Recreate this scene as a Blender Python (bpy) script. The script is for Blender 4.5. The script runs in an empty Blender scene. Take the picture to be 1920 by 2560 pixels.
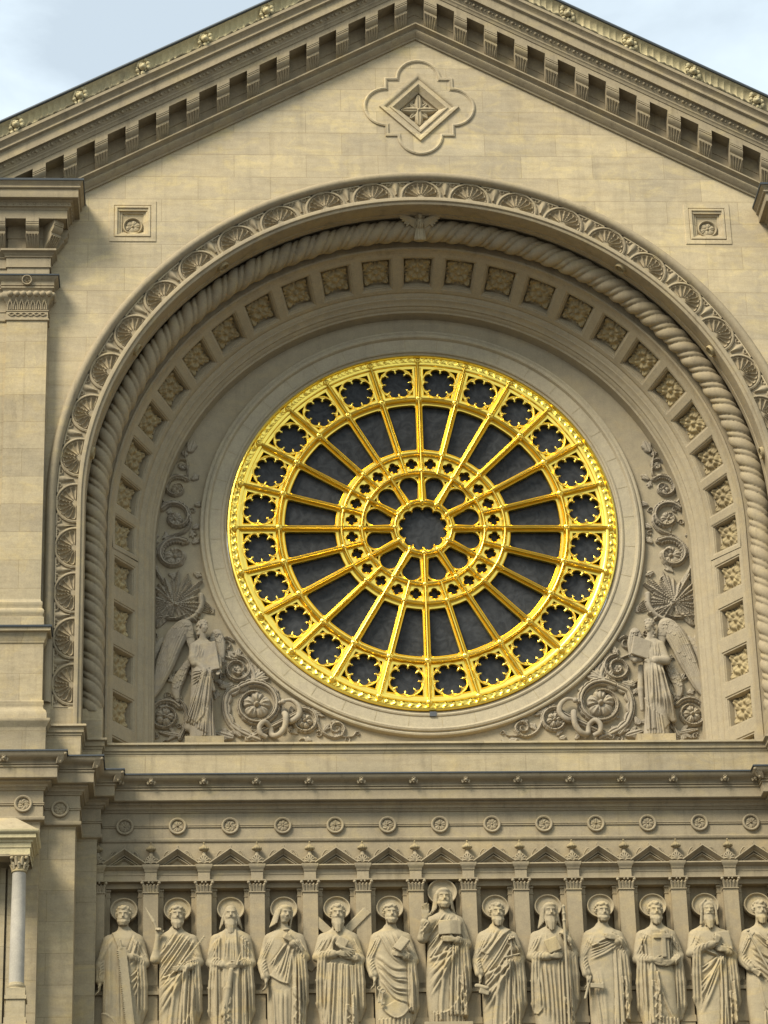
import bpy, math, random
import numpy as np
from mathutils import Vector, Matrix
from mathutils.geometry import tessellate_polygon
R = math.radians
C = bpy.context.scene.collection
scn = bpy.context.scene
rng = np.random.default_rng(7)

# ------------------------------------------------ camera, sky, sun, exposure
# metres; x right along the facade, y away from the street, z up; z = 0 is the hub of the rose window
cam_d = bpy.data.cameras.new('camera'); cam = bpy.data.objects.new('camera', cam_d); C.objects.link(cam)
yaw, pit, rol = 0.0664, 0.4386, -0.0291
fw = Vector((math.sin(yaw)*math.cos(pit), math.cos(yaw)*math.cos(pit), math.sin(pit)))
rt = Vector((math.cos(yaw), -math.sin(yaw), 0)); up = rt.cross(fw)
r2 = rt*math.cos(rol)+up*math.sin(rol); u2 = -rt*math.sin(rol)+up*math.cos(rol)
m = Matrix((r2, u2, -fw)).transposed().to_4x4(); m.translation = Vector((-4.668, -57.812, -26.80))
cam.matrix_world = m
cam_d.sensor_fit = 'VERTICAL'; cam_d.sensor_height = 24; cam_d.lens = 7504.9/2560*24
cam_d.clip_end = 3000
scn.camera = cam
GROUND = -28.4

SUN_EL, SUN_AZ = 45, -44          # elevation; azimuth from straight in front of the facade, negative = from the left
w = bpy.data.worlds.new('World'); scn.world = w; w.use_nodes = True
nt = w.node_tree; nt.nodes.clear()
N = nt.nodes.new
sky = N('ShaderNodeTexSky'); sky.sky_type = 'NISHITA'; sky.sun_disc = False
sky.sun_elevation = R(SUN_EL); sky.sun_rotation = R(180-SUN_AZ); sky.air_density = 1.0; sky.dust_density = 1.2; sky.ozone_density = 1.0
tc = N('ShaderNodeTexCoord')
mp = N('ShaderNodeMapping'); mp.inputs['Scale'].default_value = (1.6, 1.6, 4.0)
mp.inputs['Location'].default_value = (0.35, 0.1, 0.2)
nz = N('ShaderNodeTexNoise'); nz.inputs['Scale'].default_value = 2.4; nz.inputs['Detail'].default_value = 8; nz.inputs['Roughness'].default_value = 0.55; nz.inputs['Distortion'].default_value = 0.5
cr = N('ShaderNodeValToRGB'); cr.color_ramp.elements[0].position = 0.36; cr.color_ramp.elements[1].position = 0.60
cr.color_ramp.elements[0].color = (.54, .54, .54, 1)
mx = N('ShaderNodeMix'); mx.data_type = 'RGBA'
mx.inputs['B'].default_value = (13.2, 15.2, 16.4, 1)
bg = N('ShaderNodeBackground'); bg.inputs['Strength'].default_value = 0.05
out = N('ShaderNodeOutputWorld')
L = nt.links.new
L(tc.outputs['Generated'], mp.inputs['Vector']); L(mp.outputs[0], nz.inputs['Vector']); L(nz.outputs['Fac'], cr.inputs['Fac'])
L(cr.outputs['Color'], mx.inputs['Factor']); L(sky.outputs[0], mx.inputs['A']); L(mx.outputs['Result'], bg.inputs['Color']); L(bg.outputs[0], out.inputs[0])

sd = bpy.data.lights.new('sun', 'SUN'); sd.energy = 3.7; sd.angle = R(22); sd.color = (1, .935, .80)
so = bpy.data.objects.new('sun', sd); C.objects.link(so)
az, el = R(SUN_AZ), R(SUN_EL)
dirv = Vector((math.sin(az)*math.cos(el), -math.cos(az)*math.cos(el), math.sin(el)))   # towards the sun
so.rotation_euler = dirv.to_track_quat('Z', 'Y').to_euler(); so.location = (-20, -40, 30)
scn.view_settings.view_transform = 'Standard'; scn.view_settings.look = 'None'
scn.view_settings.exposure = 0.75; scn.view_settings.gamma = 1

# ------------------------------------------------ materials
def newmat(name):
    mt = bpy.data.materials.new(name); mt.use_nodes = True
    n = mt.node_tree; b = n.nodes['Principled BSDF']; return mt, n, b
def stone(name, c1, c2, c3, joints=None, stain=.5, bump=.25, rough=.9, fine=1.0):
    """weathered limestone: big soft patches, vertical streaks, fine grain; joints=(width,height,offset) draws ashlar courses"""
    mt, n, b = newmat(name); N = n.nodes.new; L = n.links.new
    g = N('ShaderNodeNewGeometry')
    def noise(sc, scale=(1,1,1), det=5, rgh=.6, dist=0, loc=(0,0,0)):
        m_ = N('ShaderNodeMapping'); m_.inputs['Scale'].default_value = scale; m_.inputs['Location'].default_value = loc
        t = N('ShaderNodeTexNoise'); t.inputs['Scale'].default_value = sc; t.inputs['Detail'].default_value = det
        t.inputs['Roughness'].default_value = rgh; t.inputs['Distortion'].default_value = dist
        L(g.outputs['Position'], m_.inputs[0]); L(m_.outputs[0], t.inputs['Vector']); return t.outputs['Fac']
    def ramp(src, a, b_):
        r_ = N('ShaderNodeMapRange'); r_.inputs[1].default_value = a; r_.inputs[2].default_value = b_; L(src, r_.inputs[0]); return r_.outputs[0]
    def mix(f, A, B, t='MIX'):
        x = N('ShaderNodeMix'); x.data_type = 'RGBA'; x.blend_type = t
        if isinstance(f, float): x.inputs['Factor'].default_value = f
        else: L(f, x.inputs['Factor'])
        for k, v in (('A', A), ('B', B)):
            if isinstance(v, tuple): x.inputs[k].default_value = (*v, 1)
            else: L(v, x.inputs[k])
        return x.outputs['Result']
    col = mix(ramp(noise(.45, det=6, dist=.6), .36, .66), c1, c2)
    col = mix(ramp(noise(1.3, (1, 1, 1.9), 8, .65, .8, (3, 1, 7)), .50, .78), col, c3)
    dk = mix(ramp(noise(1.1, (2.6, 2.6, .32), 6, .6, .4, (9, 2, 4)), .53, .80), (1, 1, 1), (1-stain*.45, 1-stain*.46, 1-stain*.46))
    col = mix(1.0, col, dk, 'MULTIPLY')
    if joints:
        bed = mix(ramp(noise(1.6, (.5, .5, 4.0), 9, .72, .9, (5, 5, 1)), .45, .72), (1.04, 1.04, 1.05), (.88, .865, .83))
        col = mix(1.0, col, bed, 'MULTIPLY')
        sme = mix(ramp(noise(1.9, (1.8, 1.8, .55), 8, .7, 1.5, (2, 8, 3)), .60, .74), (1, 1, 1), (1.16, 1.15, 1.02))
        col = mix(1.0, col, sme, 'MULTIPLY')
    run = mix(ramp(noise(1.0, (8.5, 8.5, .42), 7, .62, .3, (4, 7, 2)), .57, .76), (1, 1, 1), (1-stain*.34, 1-stain*.35, 1-stain*.36))
    col = mix(1.0, col, run, 'MULTIPLY')
    gr = mix(ramp(noise(38*fine, det=3), .3, .7), (.90, .90, .90), (1.07, 1.07, 1.07))
    col = mix(1.0, col, gr, 'MULTIPLY')
    gr = mix(ramp(noise(7*fine, det=6, rgh=.7), .35, .72), (.90, .90, .91), (1.06, 1.06, 1.04))
    col = mix(1.0, col, gr, 'MULTIPLY')
    hgt = noise(26*fine, det=8, rgh=.7)
    h2 = noise(5, det=5)
    ad = N('ShaderNodeMath'); ad.operation = 'MULTIPLY_ADD'; L(h2, ad.inputs[0]); ad.inputs[1].default_value = 2.0; L(hgt, ad.inputs[2])
    hh = ad.outputs[0]
    if joints:
        sx = N('ShaderNodeSeparateXYZ'); L(g.outputs['Position'], sx.inputs[0]); cx = N('ShaderNodeCombineXYZ')
        ax = N('ShaderNodeMath'); ax.operation = 'ADD'; L(sx.outputs[0], ax.inputs[0]); L(sx.outputs[1], ax.inputs[1])
        L(ax.outputs[0], cx.inputs[0]); L(sx.outputs[2], cx.inputs[1])
        br = N('ShaderNodeTexBrick'); br.inputs['Scale'].default_value = 1; br.inputs['Brick Width'].default_value = joints[0]; br.inputs['Row Height'].default_value = joints[1]
        br.inputs['Mortar Size'].default_value = .007; br.inputs['Mortar Smooth'].default_value = .3; br.inputs['Bias'].default_value = 0
        br.inputs['Color1'].default_value = (.86, .86, .88, 1); br.inputs['Color2'].default_value = (1.10, 1.09, 1.05, 1); br.inputs['Mortar'].default_value = (.72, .69, .63, 1)
        m_ = N('ShaderNodeMapping'); m_.inputs['Location'].default_value = (joints[2], .13, 0); L(cx.outputs[0], m_.inputs[0]); L(m_.outputs[0], br.inputs['Vector'])
        col = mix(.85, col, mix(1.0, col, br.outputs['Color'], 'MULTIPLY'))
        # halo of pale repointing beside some joints
        mm = N('ShaderNodeMath'); mm.operation = 'MULTIPLY_ADD'; L(br.outputs['Fac'], mm.inputs[0]); mm.inputs[1].default_value = -1.2; L(hh, mm.inputs[2]); hh = mm.outputs[0]
    bp = N('ShaderNodeBump'); bp.inputs['Strength'].default_value = bump; bp.inputs['Distance'].default_value = .012
    L(hh, bp.inputs['Height']); L(bp.outputs[0], b.inputs['Normal'])
    L(col, b.inputs['Base Color']); b.inputs['Roughness'].default_value = rough; b.inputs['Specular IOR Level'].default_value = .2
    return mt
M = {}
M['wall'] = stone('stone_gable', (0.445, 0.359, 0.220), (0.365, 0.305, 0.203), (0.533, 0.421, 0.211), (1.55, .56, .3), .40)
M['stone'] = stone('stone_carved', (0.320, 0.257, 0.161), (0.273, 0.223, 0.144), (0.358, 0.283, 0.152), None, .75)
M['pier'] = stone('stone_pier', (0.394, 0.317, 0.192), (0.319, 0.265, 0.169), (0.436, 0.337, 0.169), (1.9, .62, .7), .65)
M['ring'] = stone('stone_ring', (0.334, 0.276, 0.181), (0.296, 0.244, 0.157), (0.356, 0.283, 0.166), None, .35)
M['statue'] = stone('stone_statue', (0.354, 0.287, 0.176), (0.302, 0.248, 0.159), (0.415, 0.312, 0.146), None, .7, .3)
M['niche'] = stone('stone_niche', (0.326, 0.259, 0.155), (0.276, 0.223, 0.142), (0.367, 0.278, 0.147), None, .45)
M['relief'] = stone('stone_relief', (0.322, 0.270, 0.189), (0.282, 0.240, 0.178), (0.366, 0.294, 0.175), None, .7, .4)
M['surround'] = stone('stone_surround', (0.391, 0.328, 0.217), (0.346, 0.294, 0.201), (0.406, 0.343, 0.212), None, .4, .3)
M['pale'] = stone('stone_column', (0.417, 0.375, 0.303), (0.350, 0.316, 0.253), (0.434, 0.387, 0.303), None, .35, .15)
M['dirty'] = stone('stone_weathered', (.52, .44, .24), (.42, .355, .21), (.60, .49, .27), None, .5, .5)
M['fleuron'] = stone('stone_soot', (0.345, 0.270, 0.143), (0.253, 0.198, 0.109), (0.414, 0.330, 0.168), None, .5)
def simple(name, col, rough, metal=0, nscale=20, var=.25, bump=.2):
    mt, n, b = newmat(name); N = n.nodes.new; L = n.links.new
    g = N('ShaderNodeNewGeometry'); t = N('ShaderNodeTexNoise'); t.inputs['Scale'].default_value = nscale; t.inputs['Detail'].default_value = 6
    L(g.outputs['Position'], t.inputs['Vector'])
    x = N('ShaderNodeMix'); x.data_type = 'RGBA'; L(t.outputs['Fac'], x.inputs['Factor'])
    x.inputs['A'].default_value = (*[c*(1-var) for c in col], 1); x.inputs['B'].default_value = (*[min(1, c*(1+var)) for c in col], 1)
    L(x.outputs['Result'], b.inputs['Base Color']); b.inputs['Roughness'].default_value = rough; b.inputs['Metallic'].default_value = metal
    bp = N('ShaderNodeBump'); bp.inputs['Strength'].default_value = bump; bp.inputs['Distance'].default_value = .01
    L(t.outputs['Fac'], bp.inputs['Height']); L(bp.outputs[0], b.inputs['Normal']); return mt
M['lead'] = simple('lead_flashing', (.035, .042, .045), .6)
M['gold'] = simple('gilded_metal', (.94, .66, .12), .29, 1, 5, .14, .05)
M['dark'] = simple('dark_recess', (.05, .035, .015), .8)
M['plaza'] = simple('plaza_paving', (.075, .07, .065), .9, 0, 1.5, .2, .1)
M['slate'] = simple('roof_slate', (.06, .065, .07), .6, 0, 6)
M['moss'] = simple('moss_and_grime', (.075, .062, .03), .95, 0, 18, .5, .5)
M['bird'] = simple('bird_feathers', (.03, .03, .035), .8)
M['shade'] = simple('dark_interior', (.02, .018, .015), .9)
mt, n, b = newmat('protective_glass'); M['glass'] = mt
_g = n.nodes.new('ShaderNodeNewGeometry'); _v = n.nodes.new('ShaderNodeTexVoronoi'); _v.feature = 'DISTANCE_TO_EDGE'; _v.inputs['Scale'].default_value = 5.5
_n = n.nodes.new('ShaderNodeTexNoise'); _n.inputs['Scale'].default_value = 3.5; _n.inputs['Detail'].default_value = 8; _n.inputs['Distortion'].default_value = 2.2
_x = n.nodes.new('ShaderNodeMix'); _x.data_type = 'RGBA'; _x.inputs['A'].default_value = (.020, .021, .022, 1); _x.inputs['B'].default_value = (.046, .048, .050, 1)
_r = n.nodes.new('ShaderNodeMapRange'); _r.inputs[1].default_value = .35; _r.inputs[2].default_value = .75
_r2 = n.nodes.new('ShaderNodeMapRange'); _r2.inputs[1].default_value = 0; _r2.inputs[2].default_value = .035; _r2.inputs[3].default_value = .22; _r2.inputs[4].default_value = 0
_ad = n.nodes.new('ShaderNodeMath'); _ad.operation = 'ADD'
n.links.new(_g.outputs['Position'], _n.inputs['Vector']); n.links.new(_g.outputs['Position'], _v.inputs['Vector']); n.links.new(_n.outputs['Fac'], _r.inputs[0])
n.links.new(_v.outputs['Distance'], _r2.inputs[0]); n.links.new(_r.outputs[0], _ad.inputs[0]); n.links.new(_r2.outputs[0], _ad.inputs[1])
n.links.new(_ad.outputs[0], _x.inputs['Factor']); n.links.new(_x.outputs['Result'], b.inputs['Base Color'])
b.inputs['Roughness'].default_value = .45; b.inputs['Specular IOR Level'].default_value = .12

# ------------------------------------------------ mesh helpers
def mesh_obj(name, V, F, mat, parent=None, ang=38, me=None):
    if me is None:
        me = bpy.data.meshes.new(name)
        V = np.asarray(V, dtype=np.float32)
        if isinstance(F, np.ndarray) and F.ndim == 2:
            nf, k = F.shape
            me.vertices.add(len(V)); me.vertices.foreach_set('co', V.ravel())
            me.loops.add(nf*k); me.loops.foreach_set('vertex_index', F.ravel().astype(np.int32))
            me.polygons.add(nf); me.polygons.foreach_set('loop_start', np.arange(0, nf*k, k, dtype=np.int32))
            me.update(calc_edges=True); me.validate()
        else:
            me.from_pydata([tuple(map(float, v)) for v in V], [], F); me.update()
        me.materials.append(M[mat])
        me.shade_smooth()
        if ang: me.set_sharp_from_angle(angle=R(ang))
    o = bpy.data.objects.new(name, me); C.objects.link(o)
    if parent: o.parent = parent
    return o
def thing(name, label, cat, loc=(0, 0, 0), group=None):
    o = bpy.data.objects.new(name, None); o.empty_display_size = .1; C.objects.link(o); o.location = loc
    o['label'] = label; o['category'] = cat; o['kind'] = 'thing'
    if group: o['group'] = group
    return o
def tag(o, label, cat, group=None):
    o['label'] = label; o['category'] = cat; o['kind'] = 'thing'
    if group: o['group'] = group
    return o
def copy_part(o, parent, name=None):
    c = o.copy(); C.objects.link(c); c.parent = parent
    for ch in o.children:
        d = ch.copy(); C.objects.link(d); d.parent = c
    return c
class MB:
    """collects pieces of one mesh"""
    def __init__(s): s.V = []; s.F = []; s.n = 0
    def add(s, V, F):
        V = [tuple(v) for v in V]
        s.V += V; s.F += [tuple(i+s.n for i in f) for f in F]; s.n += len(V)
    def box(s, x0, x1, y0, y1, z0, z1):
        s.add([(x, y, z) for x in (x0, x1) for y in (y0, y1) for z in (z0, z1)],
              [(0, 1, 3, 2), (4, 6, 7, 5), (0, 4, 5, 1), (2, 3, 7, 6), (0, 2, 6, 4), (1, 5, 7, 3)])
    def grid(s, P):                                   # P[i][j] -> point
        a, b_ = len(P), len(P[0])
        s.add([p for row in P for p in row], [(i*b_+j, (i+1)*b_+j, (i+1)*b_+j+1, i*b_+j+1) for i in range(a-1) for j in range(b_-1)])
    def tube(s, pts, rad, n=10, cap=True):
        pts = [Vector(p) for p in pts]; k = len(pts)
        rad = rad if hasattr(rad, '__len__') else [rad]*k
        rows = []; prev = None
        for i, p in enumerate(pts):
            t = (pts[min(i+1, k-1)]-pts[max(i-1, 0)]).normalized()
            if prev is None: u = t.orthogonal().normalized()
            else: u = (prev-t*prev.dot(t)).normalized()
            v = t.cross(u); prev = u
            rows.append([p+(u*math.cos(2*math.pi*j/n)+v*math.sin(2*math.pi*j/n))*rad[i] for j in range(n+1)])
        s.grid(rows)
        if cap:
            for r_ in (rows[0], rows[-1]): s.add(r_[:-1], [tuple(range(n))])
    def ball(s, c, r, nu=12, nv=8, sy=1):
        s.grid([[(c[0]+r*math.sin(math.pi*j/nv)*math.cos(2*math.pi*i/nu), c[1]+r*sy*math.sin(math.pi*j/nv)*math.sin(2*math.pi*i/nu), c[2]+r*math.cos(math.pi*j/nv)) for j in range(nv+1)] for i in range(nu+1)])
    def obj(s, name, mat, parent=None, ang=38): return mesh_obj(name, s.V, s.F, mat, parent, ang)
def sweep_h(mb, path, prof):
    """horizontal moulding: path in plan, left to right seen from the street; prof = [(out, z)]"""
    P = [Vector((p[0], p[1])) for p in path]; offs = []
    for i, p in enumerate(P):
        ds = []
        if i > 0: ds.append((P[i]-P[i-1]).normalized())
        if i < len(P)-1: ds.append((P[i+1]-P[i]).normalized())
        ns = [Vector((d.y, -d.x)) for d in ds]
        offs.append(ns[0] if len(ns) == 1 else (ns[0]+ns[1])/(1+ns[0].dot(ns[1])))
    mb.grid([[(p.x+o.x*a, p.y+o.y*a, z) for a, z in prof] for p, o in zip(P, offs)])
AZ = -.58                                              # centre height of the big arch
def sweep_arch(mb, prof, zb, n=132, zc=AZ):
    """moulding along the stilted arch: prof = [(radius, y)]"""
    rows = [[(-r_, y, zb) for r_, y in prof]]
    rows += [[(-r_*math.cos(math.pi*i/n), y, zc+r_*math.sin(math.pi*i/n)) for r_, y in prof] for i in range(n+1)]
    rows += [[(r_, y, zb) for r_, y in prof]]
    mb.grid(rows)
def lathe(mb, prof, n=160, c=(0, 0, 0)):
    """ring about the y axis: prof = [(radius, y)]"""
    mb.grid([[(c[0]+r_*math.sin(2*math.pi*i/n), c[1]+y, c[2]+r_*math.cos(2*math.pi*i/n)) for r_, y in prof] for i in range(n+1)])
RS = .552
def sweep_rake(mb, prof, xa, xb=0):
    """moulding up the gable slope: prof = [(y, h)], height above the slope line"""
    mb.grid([[(x, y, h-RS*abs(x)) for y, h in prof] for x in np.linspace(xa, xb, 9)])
def plate(outer, holes, y0, y1):
    """flat plate with holes in the x-z plane between y0 (front) and y1 -> V, F"""
    loops = [outer]+holes
    vecs = [[Vector((x, 0, z)) for x, z in lp] for lp in loops]
    tri = tessellate_polygon(vecs)
    flat = [p for lp in loops for p in lp]; n_ = len(flat)
    V = [(x, y0, z) for x, z in flat]+[(x, y1, z) for x, z in flat]
    F = [tuple(t) for t in tri]+[tuple(i+n_ for i in reversed(t)) for t in tri]
    k = 0
    for lp in loops:
        m_ = len(lp)
        F += [(k+i, k+(i+1) % m_, n_+k+(i+1) % m_, n_+k+i) for i in range(m_)]; k += m_
    return V, F
def relief(name, U, Vv, H, fmap, mat, parent=None, ang=40, cut=None):
    """height field H over the grid U x Vv, placed by fmap(u, v, h) -> x, y, z"""
    uu, vv = np.meshgrid(U, Vv, indexing='ij')
    x, y, z = fmap(uu, vv, H)
    nu, nv = uu.shape; idx = np.arange(nu*nv).reshape(nu, nv)
    F = np.stack([idx[:-1, :-1], idx[1:, :-1], idx[1:, 1:], idx[:-1, 1:]], -1).reshape(-1, 4)
    if cut is not None: F = F[(H.ravel()[F] > cut).any(1)]
    return mesh_obj(name, np.stack([x, y, z], -1).reshape(-1, 3), F, mat, parent, ang)
def sm(x, a, b_):
    t = np.clip((x-a)/(b_-a), 0, 1); return t*t*(3-2*t)
def leaf2(x, z, cx, cz, ang, ln, wd):
    """one pointed lobe of a carved leaf, as a 0..1 bulge with a midrib"""
    c, s_ = math.cos(ang), math.sin(ang)
    u = (x-cx)*c+(z-cz)*s_; v = -(x-cx)*s_+(z-cz)*c
    t = u/ln; hw = wd*np.sqrt(np.clip(np.sin(np.pi*np.clip(t, 0, 1)**.8), 0, None))
    f = np.where((t > 0) & (t < 1), np.clip(1-(v/np.maximum(hw, 1e-4))**2, 0, 1)**.5, 0)
    return f*(.72+.28*sm(np.abs(v), 0, wd*.28))
def flower2(x, z, cx, cz, r_, n_=5, rot=0, core=.22):
    rr = np.hypot(x-cx, z-cz)/r_; th = np.arctan2(z-cz, x-cx)-rot
    edge = .78+.22*np.abs(np.cos(n_*th/2))**.5
    pet = np.clip(1-(rr/edge)**4, 0, 1)**.5*(.55+.45*np.abs(np.cos(n_*th/2))**.7)*(.45+.55*sm(rr, .1, .6))
    pet *= 1-.25*np.abs(np.sin(n_*th*1.5))*sm(rr, .25, .6)
    return np.maximum(pet*.8, np.sqrt(np.clip(1-(rr/core)**2, 0, 1))*1.0)
def seg_dist(x, z, pts):
    best = np.full(x.shape, 9.); tt = np.zeros(x.shape); sg = np.zeros(x.shape); Ls = [0]
    for a, b_ in zip(pts[:-1], pts[1:]): Ls.append(Ls[-1]+math.dist(a, b_))
    for i, (a, b_) in enumerate(zip(pts[:-1], pts[1:])):
        dx, dz = b_[0]-a[0], b_[1]-a[1]; l2 = dx*dx+dz*dz+1e-9
        t = np.clip(((x-a[0])*dx+(z-a[1])*dz)/l2, 0, 1)
        d = np.hypot(x-a[0]-t*dx, z-a[1]-t*dz); mk = d < best
        best = np.where(mk, d, best); tt = np.where(mk, (Ls[i]+t*math.sqrt(l2))/Ls[-1], tt)
        sg = np.where(mk, np.sign((x-a[0])*dz-(z-a[1])*dx), sg)
    return best, tt, sg
def bez(pts, n_=14):
    """smooth curve through control points (Catmull-Rom)"""
    P = [np.array(p, float) for p in pts]; P = [2*P[0]-P[1]]+P+[2*P[-1]-P[-2]]; out_ = []
    for i in range(1, len(P)-2):
        for t in np.linspace(0, 1, n_, endpoint=False):
            a, b_, c, d = P[i-1:i+3]
            out_.append(tuple(.5*((2*b_)+(-a+c)*t+(2*a-5*b_+4*c-d)*t*t+(-a+3*b_-3*c+d)*t**3)))
    return out_+[tuple(P[-2])]
# ------------------------------------------------ ground
g = MB(); g.add([(-1500, -1500, GROUND), (1500, -1500, GROUND), (1500, 1500, GROUND), (-1500, 1500, GROUND)], [(0, 1, 2, 3)])
g = g.obj('ground', 'plaza'); g['kind'] = 'structure'

# ------------------------------------------------ gable wall with the arched opening
YW = -2.5
gw = thing('gable_wall', 'honey coloured ashlar gable wall above the big arch', 'wall', (0, YW, 0))
n = 96
hole = [(-7.62, -5.3)]+[(-7.62*math.cos(math.pi*i/n), AZ+7.62*math.sin(math.pi*i/n)) for i in range(n+1)]+[(7.62, -5.3)]
outer = [(-8.1, -5.3)]+hole+[(8.1, -5.3), (8.1, 10.74-RS*8.1), (0, 10.74), (-8.1, 10.74-RS*8.1)]
def quatre(ro, grow=0):
    """outline of the stepped quatrefoil frame about (0,0)"""
    s1, s2, rl, cl = .44+grow*0, .72+grow, .47+grow, .72
    pts = []
    for q in range(4):
        a0 = q*math.pi/2; loc = []
        arc = np.linspace(-math.acos((s1-.0)/rl/1.0)*0-math.pi/2*.98, math.pi/2*.98, 18)
        for t in arc: loc.append((cl+rl*math.cos(t), rl*math.sin(t)))
        loc.append((s2, s2)) if False else None
        loc = [(.72+grow*.3, -rl)]+loc[1:-1]+[(.72+grow*.3, rl), (.72+grow*.3, .72+grow*.3)]
        for x, z in loc: pts.append((x*math.cos(a0)-z*math.sin(a0), x*math.sin(a0)+z*math.cos(a0)))
    return pts
wv = MB()
sqs = []
for sx in (-1, 1):
    cx, cz = sx*6.16, 5.97
    sqs.append([(cx-.33, cz-.31), (cx-.33, cz+.33), (cx+.31, cz+.33), (cx+.31, cz-.31)])
dz0 = 8.95
dia = [(.035-.60, dz0-.02), (.035, dz0+.60), (.035+.60, dz0-.02), (.035, dz0-.62)]
V, F = plate(outer, sqs+[dia], 0, .5); wv.add(V, F)
wv.obj('wall', 'wall', gw, 20)
# stepped quatrefoil moulding, lozenge frame and flower
qp = mq = MB()
qo = quatre(0)
def frame_loop(mb, loop, prof, cx=0, cz=0, yb=0):
    """moulding round a closed loop; prof=[(inset, y)] (inset positive = inwards)"""
    n_ = len(loop); rows = []
    P = [Vector(p) for p in loop]
    for i in range(n_+1):
        p, a, b_ = P[i % n_], P[(i-1) % n_], P[(i+1) % n_]
        d1 = (p-a).normalized(); d2 = (b_-p).normalized()
        n1 = Vector((-d1.y, d1.x)); n2 = Vector((-d2.y, d2.x)); o = (n1+n2)/max(.35, 1+n1.dot(n2))
        rows.append([(cx+p.x+o.x*k, yb+y, cz+p.y+o.y*k) for k, y in prof])
    mb.grid(rows)
frame_loop(mq, qo, [(-.035, .002), (-.03, -.03), (0, -.045), (.03, -.03), (.035, -.012), (.05, -.012), (.06, .002)], .035, dz0)
o = mq.obj('quatrefoil_moulding', 'wall', gw)
ml = MB(); dl = [(.865, 0), (0, .87), (-.865, 0), (0, -.87)]
frame_loop(ml, dl, [(-.01, .002), (0, -.05), (.05, -.05), (.09, -.02), (.10, .001)], .035, dz0)
dl2 = [(.60, 0), (0, .61), (-.60, 0), (0, -.61)]
frame_loop(ml, dl2, [(-.03, .001), (-.02, -.025), (.01, -.025), (.05, .03), (.12, .09), (.13, .16), (.18, .17)], .035, dz0-.01)
lz = ml.obj('lozenge_frame', 'wall', gw)
u = np.linspace(-.5, .5, 76); uu, vv = np.meshgrid(u, u, indexing='ij')
H = np.full(uu.shape, 0.)
for k in range(4): H = np.maximum(H, .13*leaf2(uu, vv, 0, 0, k*math.pi/2, .40, .10))
for k in range(4): H = np.maximum(H, .09*leaf2(uu, vv, 0, 0, math.pi/4+k*math.pi/2, .27, .09))
H = np.maximum(H, .15*np.sqrt(np.clip(1-(np.hypot(uu, vv)/.05)**2, 0, 1)))
relief('flower', u, u, H, lambda a, b_, h: (.035+a, .19-h, dz0-.01+b_), 'statue', gw)
# square panels with rosette
def ros_h(uu, vv, r_, n_=8, depth=.05):
    rr = np.hypot(uu, vv); th = np.arctan2(vv, uu)
    ring = np.clip(1-((rr-r_*.89)/(r_*.11))**2, 0, 1)**.5*depth*1.1
    fl = flower2(uu, vv, 0, 0, r_*.75, n_, .3, .2)*depth
    dish = np.where(rr < r_*.8, 0, 0)
    return np.maximum(ring, fl)
for sx in (-1, 1):
    cx, cz = sx*6.16, 5.97
    pf = MB()
    lp = [(cx+.49, cz-.43), (cx+.49, cz+.55), (cx-.49, cz+.55), (cx-.49, cz-.43)]
    frame_loop(pf, lp, [(-.012, .002), (0, -.018), (.09, -.018), (.105, -.002), (.12, -.03), (.16, -.03), (.17, .01), (.21, .02), (.22, .05), (.26, .06), (.27, .095)])
    p = pf.obj('square_panel', 'wall', gw); p['label'] = 'square panel with a rosette in the %s corner of the gable' % ('left' if sx < 0 else 'right')
    b_ = MB(); b_.box(cx-.40, cx+.40, .09, .14, cz-.4, cz+.4); b_.obj('back_plate', 'wall', p)
    u = np.linspace(-.23, .23, 56); uu, vv = np.meshgrid(u, u, indexing='ij')
    relief('rosette', u, u, ros_h(uu, vv, .215, 6, .06), lambda a, b2, h: (cx+a, .088-h, cz-.03+b2), 'statue', p)
# lozenge back
b_ = MB(); b_.box(-.6, .66, .195, .22, dz0-.65, dz0+.62); b_.obj('back_plate', 'wall', lz)

# ------------------------------------------------ raking cornice, one per slope
PIT = .651
def modillion(x0, x1, h0, yb, slope):
    """scrolled bracket: shape in (y, h), sheared along the slope"""
    prof = [(yb, .0), (yb-.04, .0), (yb-.10, .05), (yb-.20, .17), (yb-.27, .30), (yb-.30, .32), (yb-.31, .37), (yb-.29, .40),
            (yb-.33, .43), (yb-.375, .49), (yb-.385, .53), (yb-.37, .565), (yb-.39, .57), (yb-.39, .61), (yb-.40, .615), (yb-.40, .74), (yb, .74)]
    prof = [(y, h*.83) for y, h in prof]
    mb = MB(); rows = []
    for x in (x0, x1): rows.append([(x, y, h0+h+slope(x)) for y, h in prof])
    mb.grid(rows)
    for r_ in rows: mb.add(r_, [tuple(range(len(r_)))])
    return mb
def acanthus_blades(mb, x0, x1, h0, yb, slope):
    k = 5; w_ = (x1-x0)
    for i in range(k):
        t = (i+.5)/k; xc = x0+w_*t; sp = (t-.5)*w_*.25
        pts = [(xc-sp, yb-.06, h0+.02), (xc, yb-.14, h0+.10), (xc+sp*.6, yb-.22, h0+.18), (xc+sp*1.2, yb-.285, h0+.255), (xc+sp*1.4, yb-.325, h0+.262)]
        mb.tube([(p[0], p[1], p[2]+slope(p[0])) for p in pts], [.022, .026, .026, .02, .008], 7)
hb = 10.98
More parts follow.
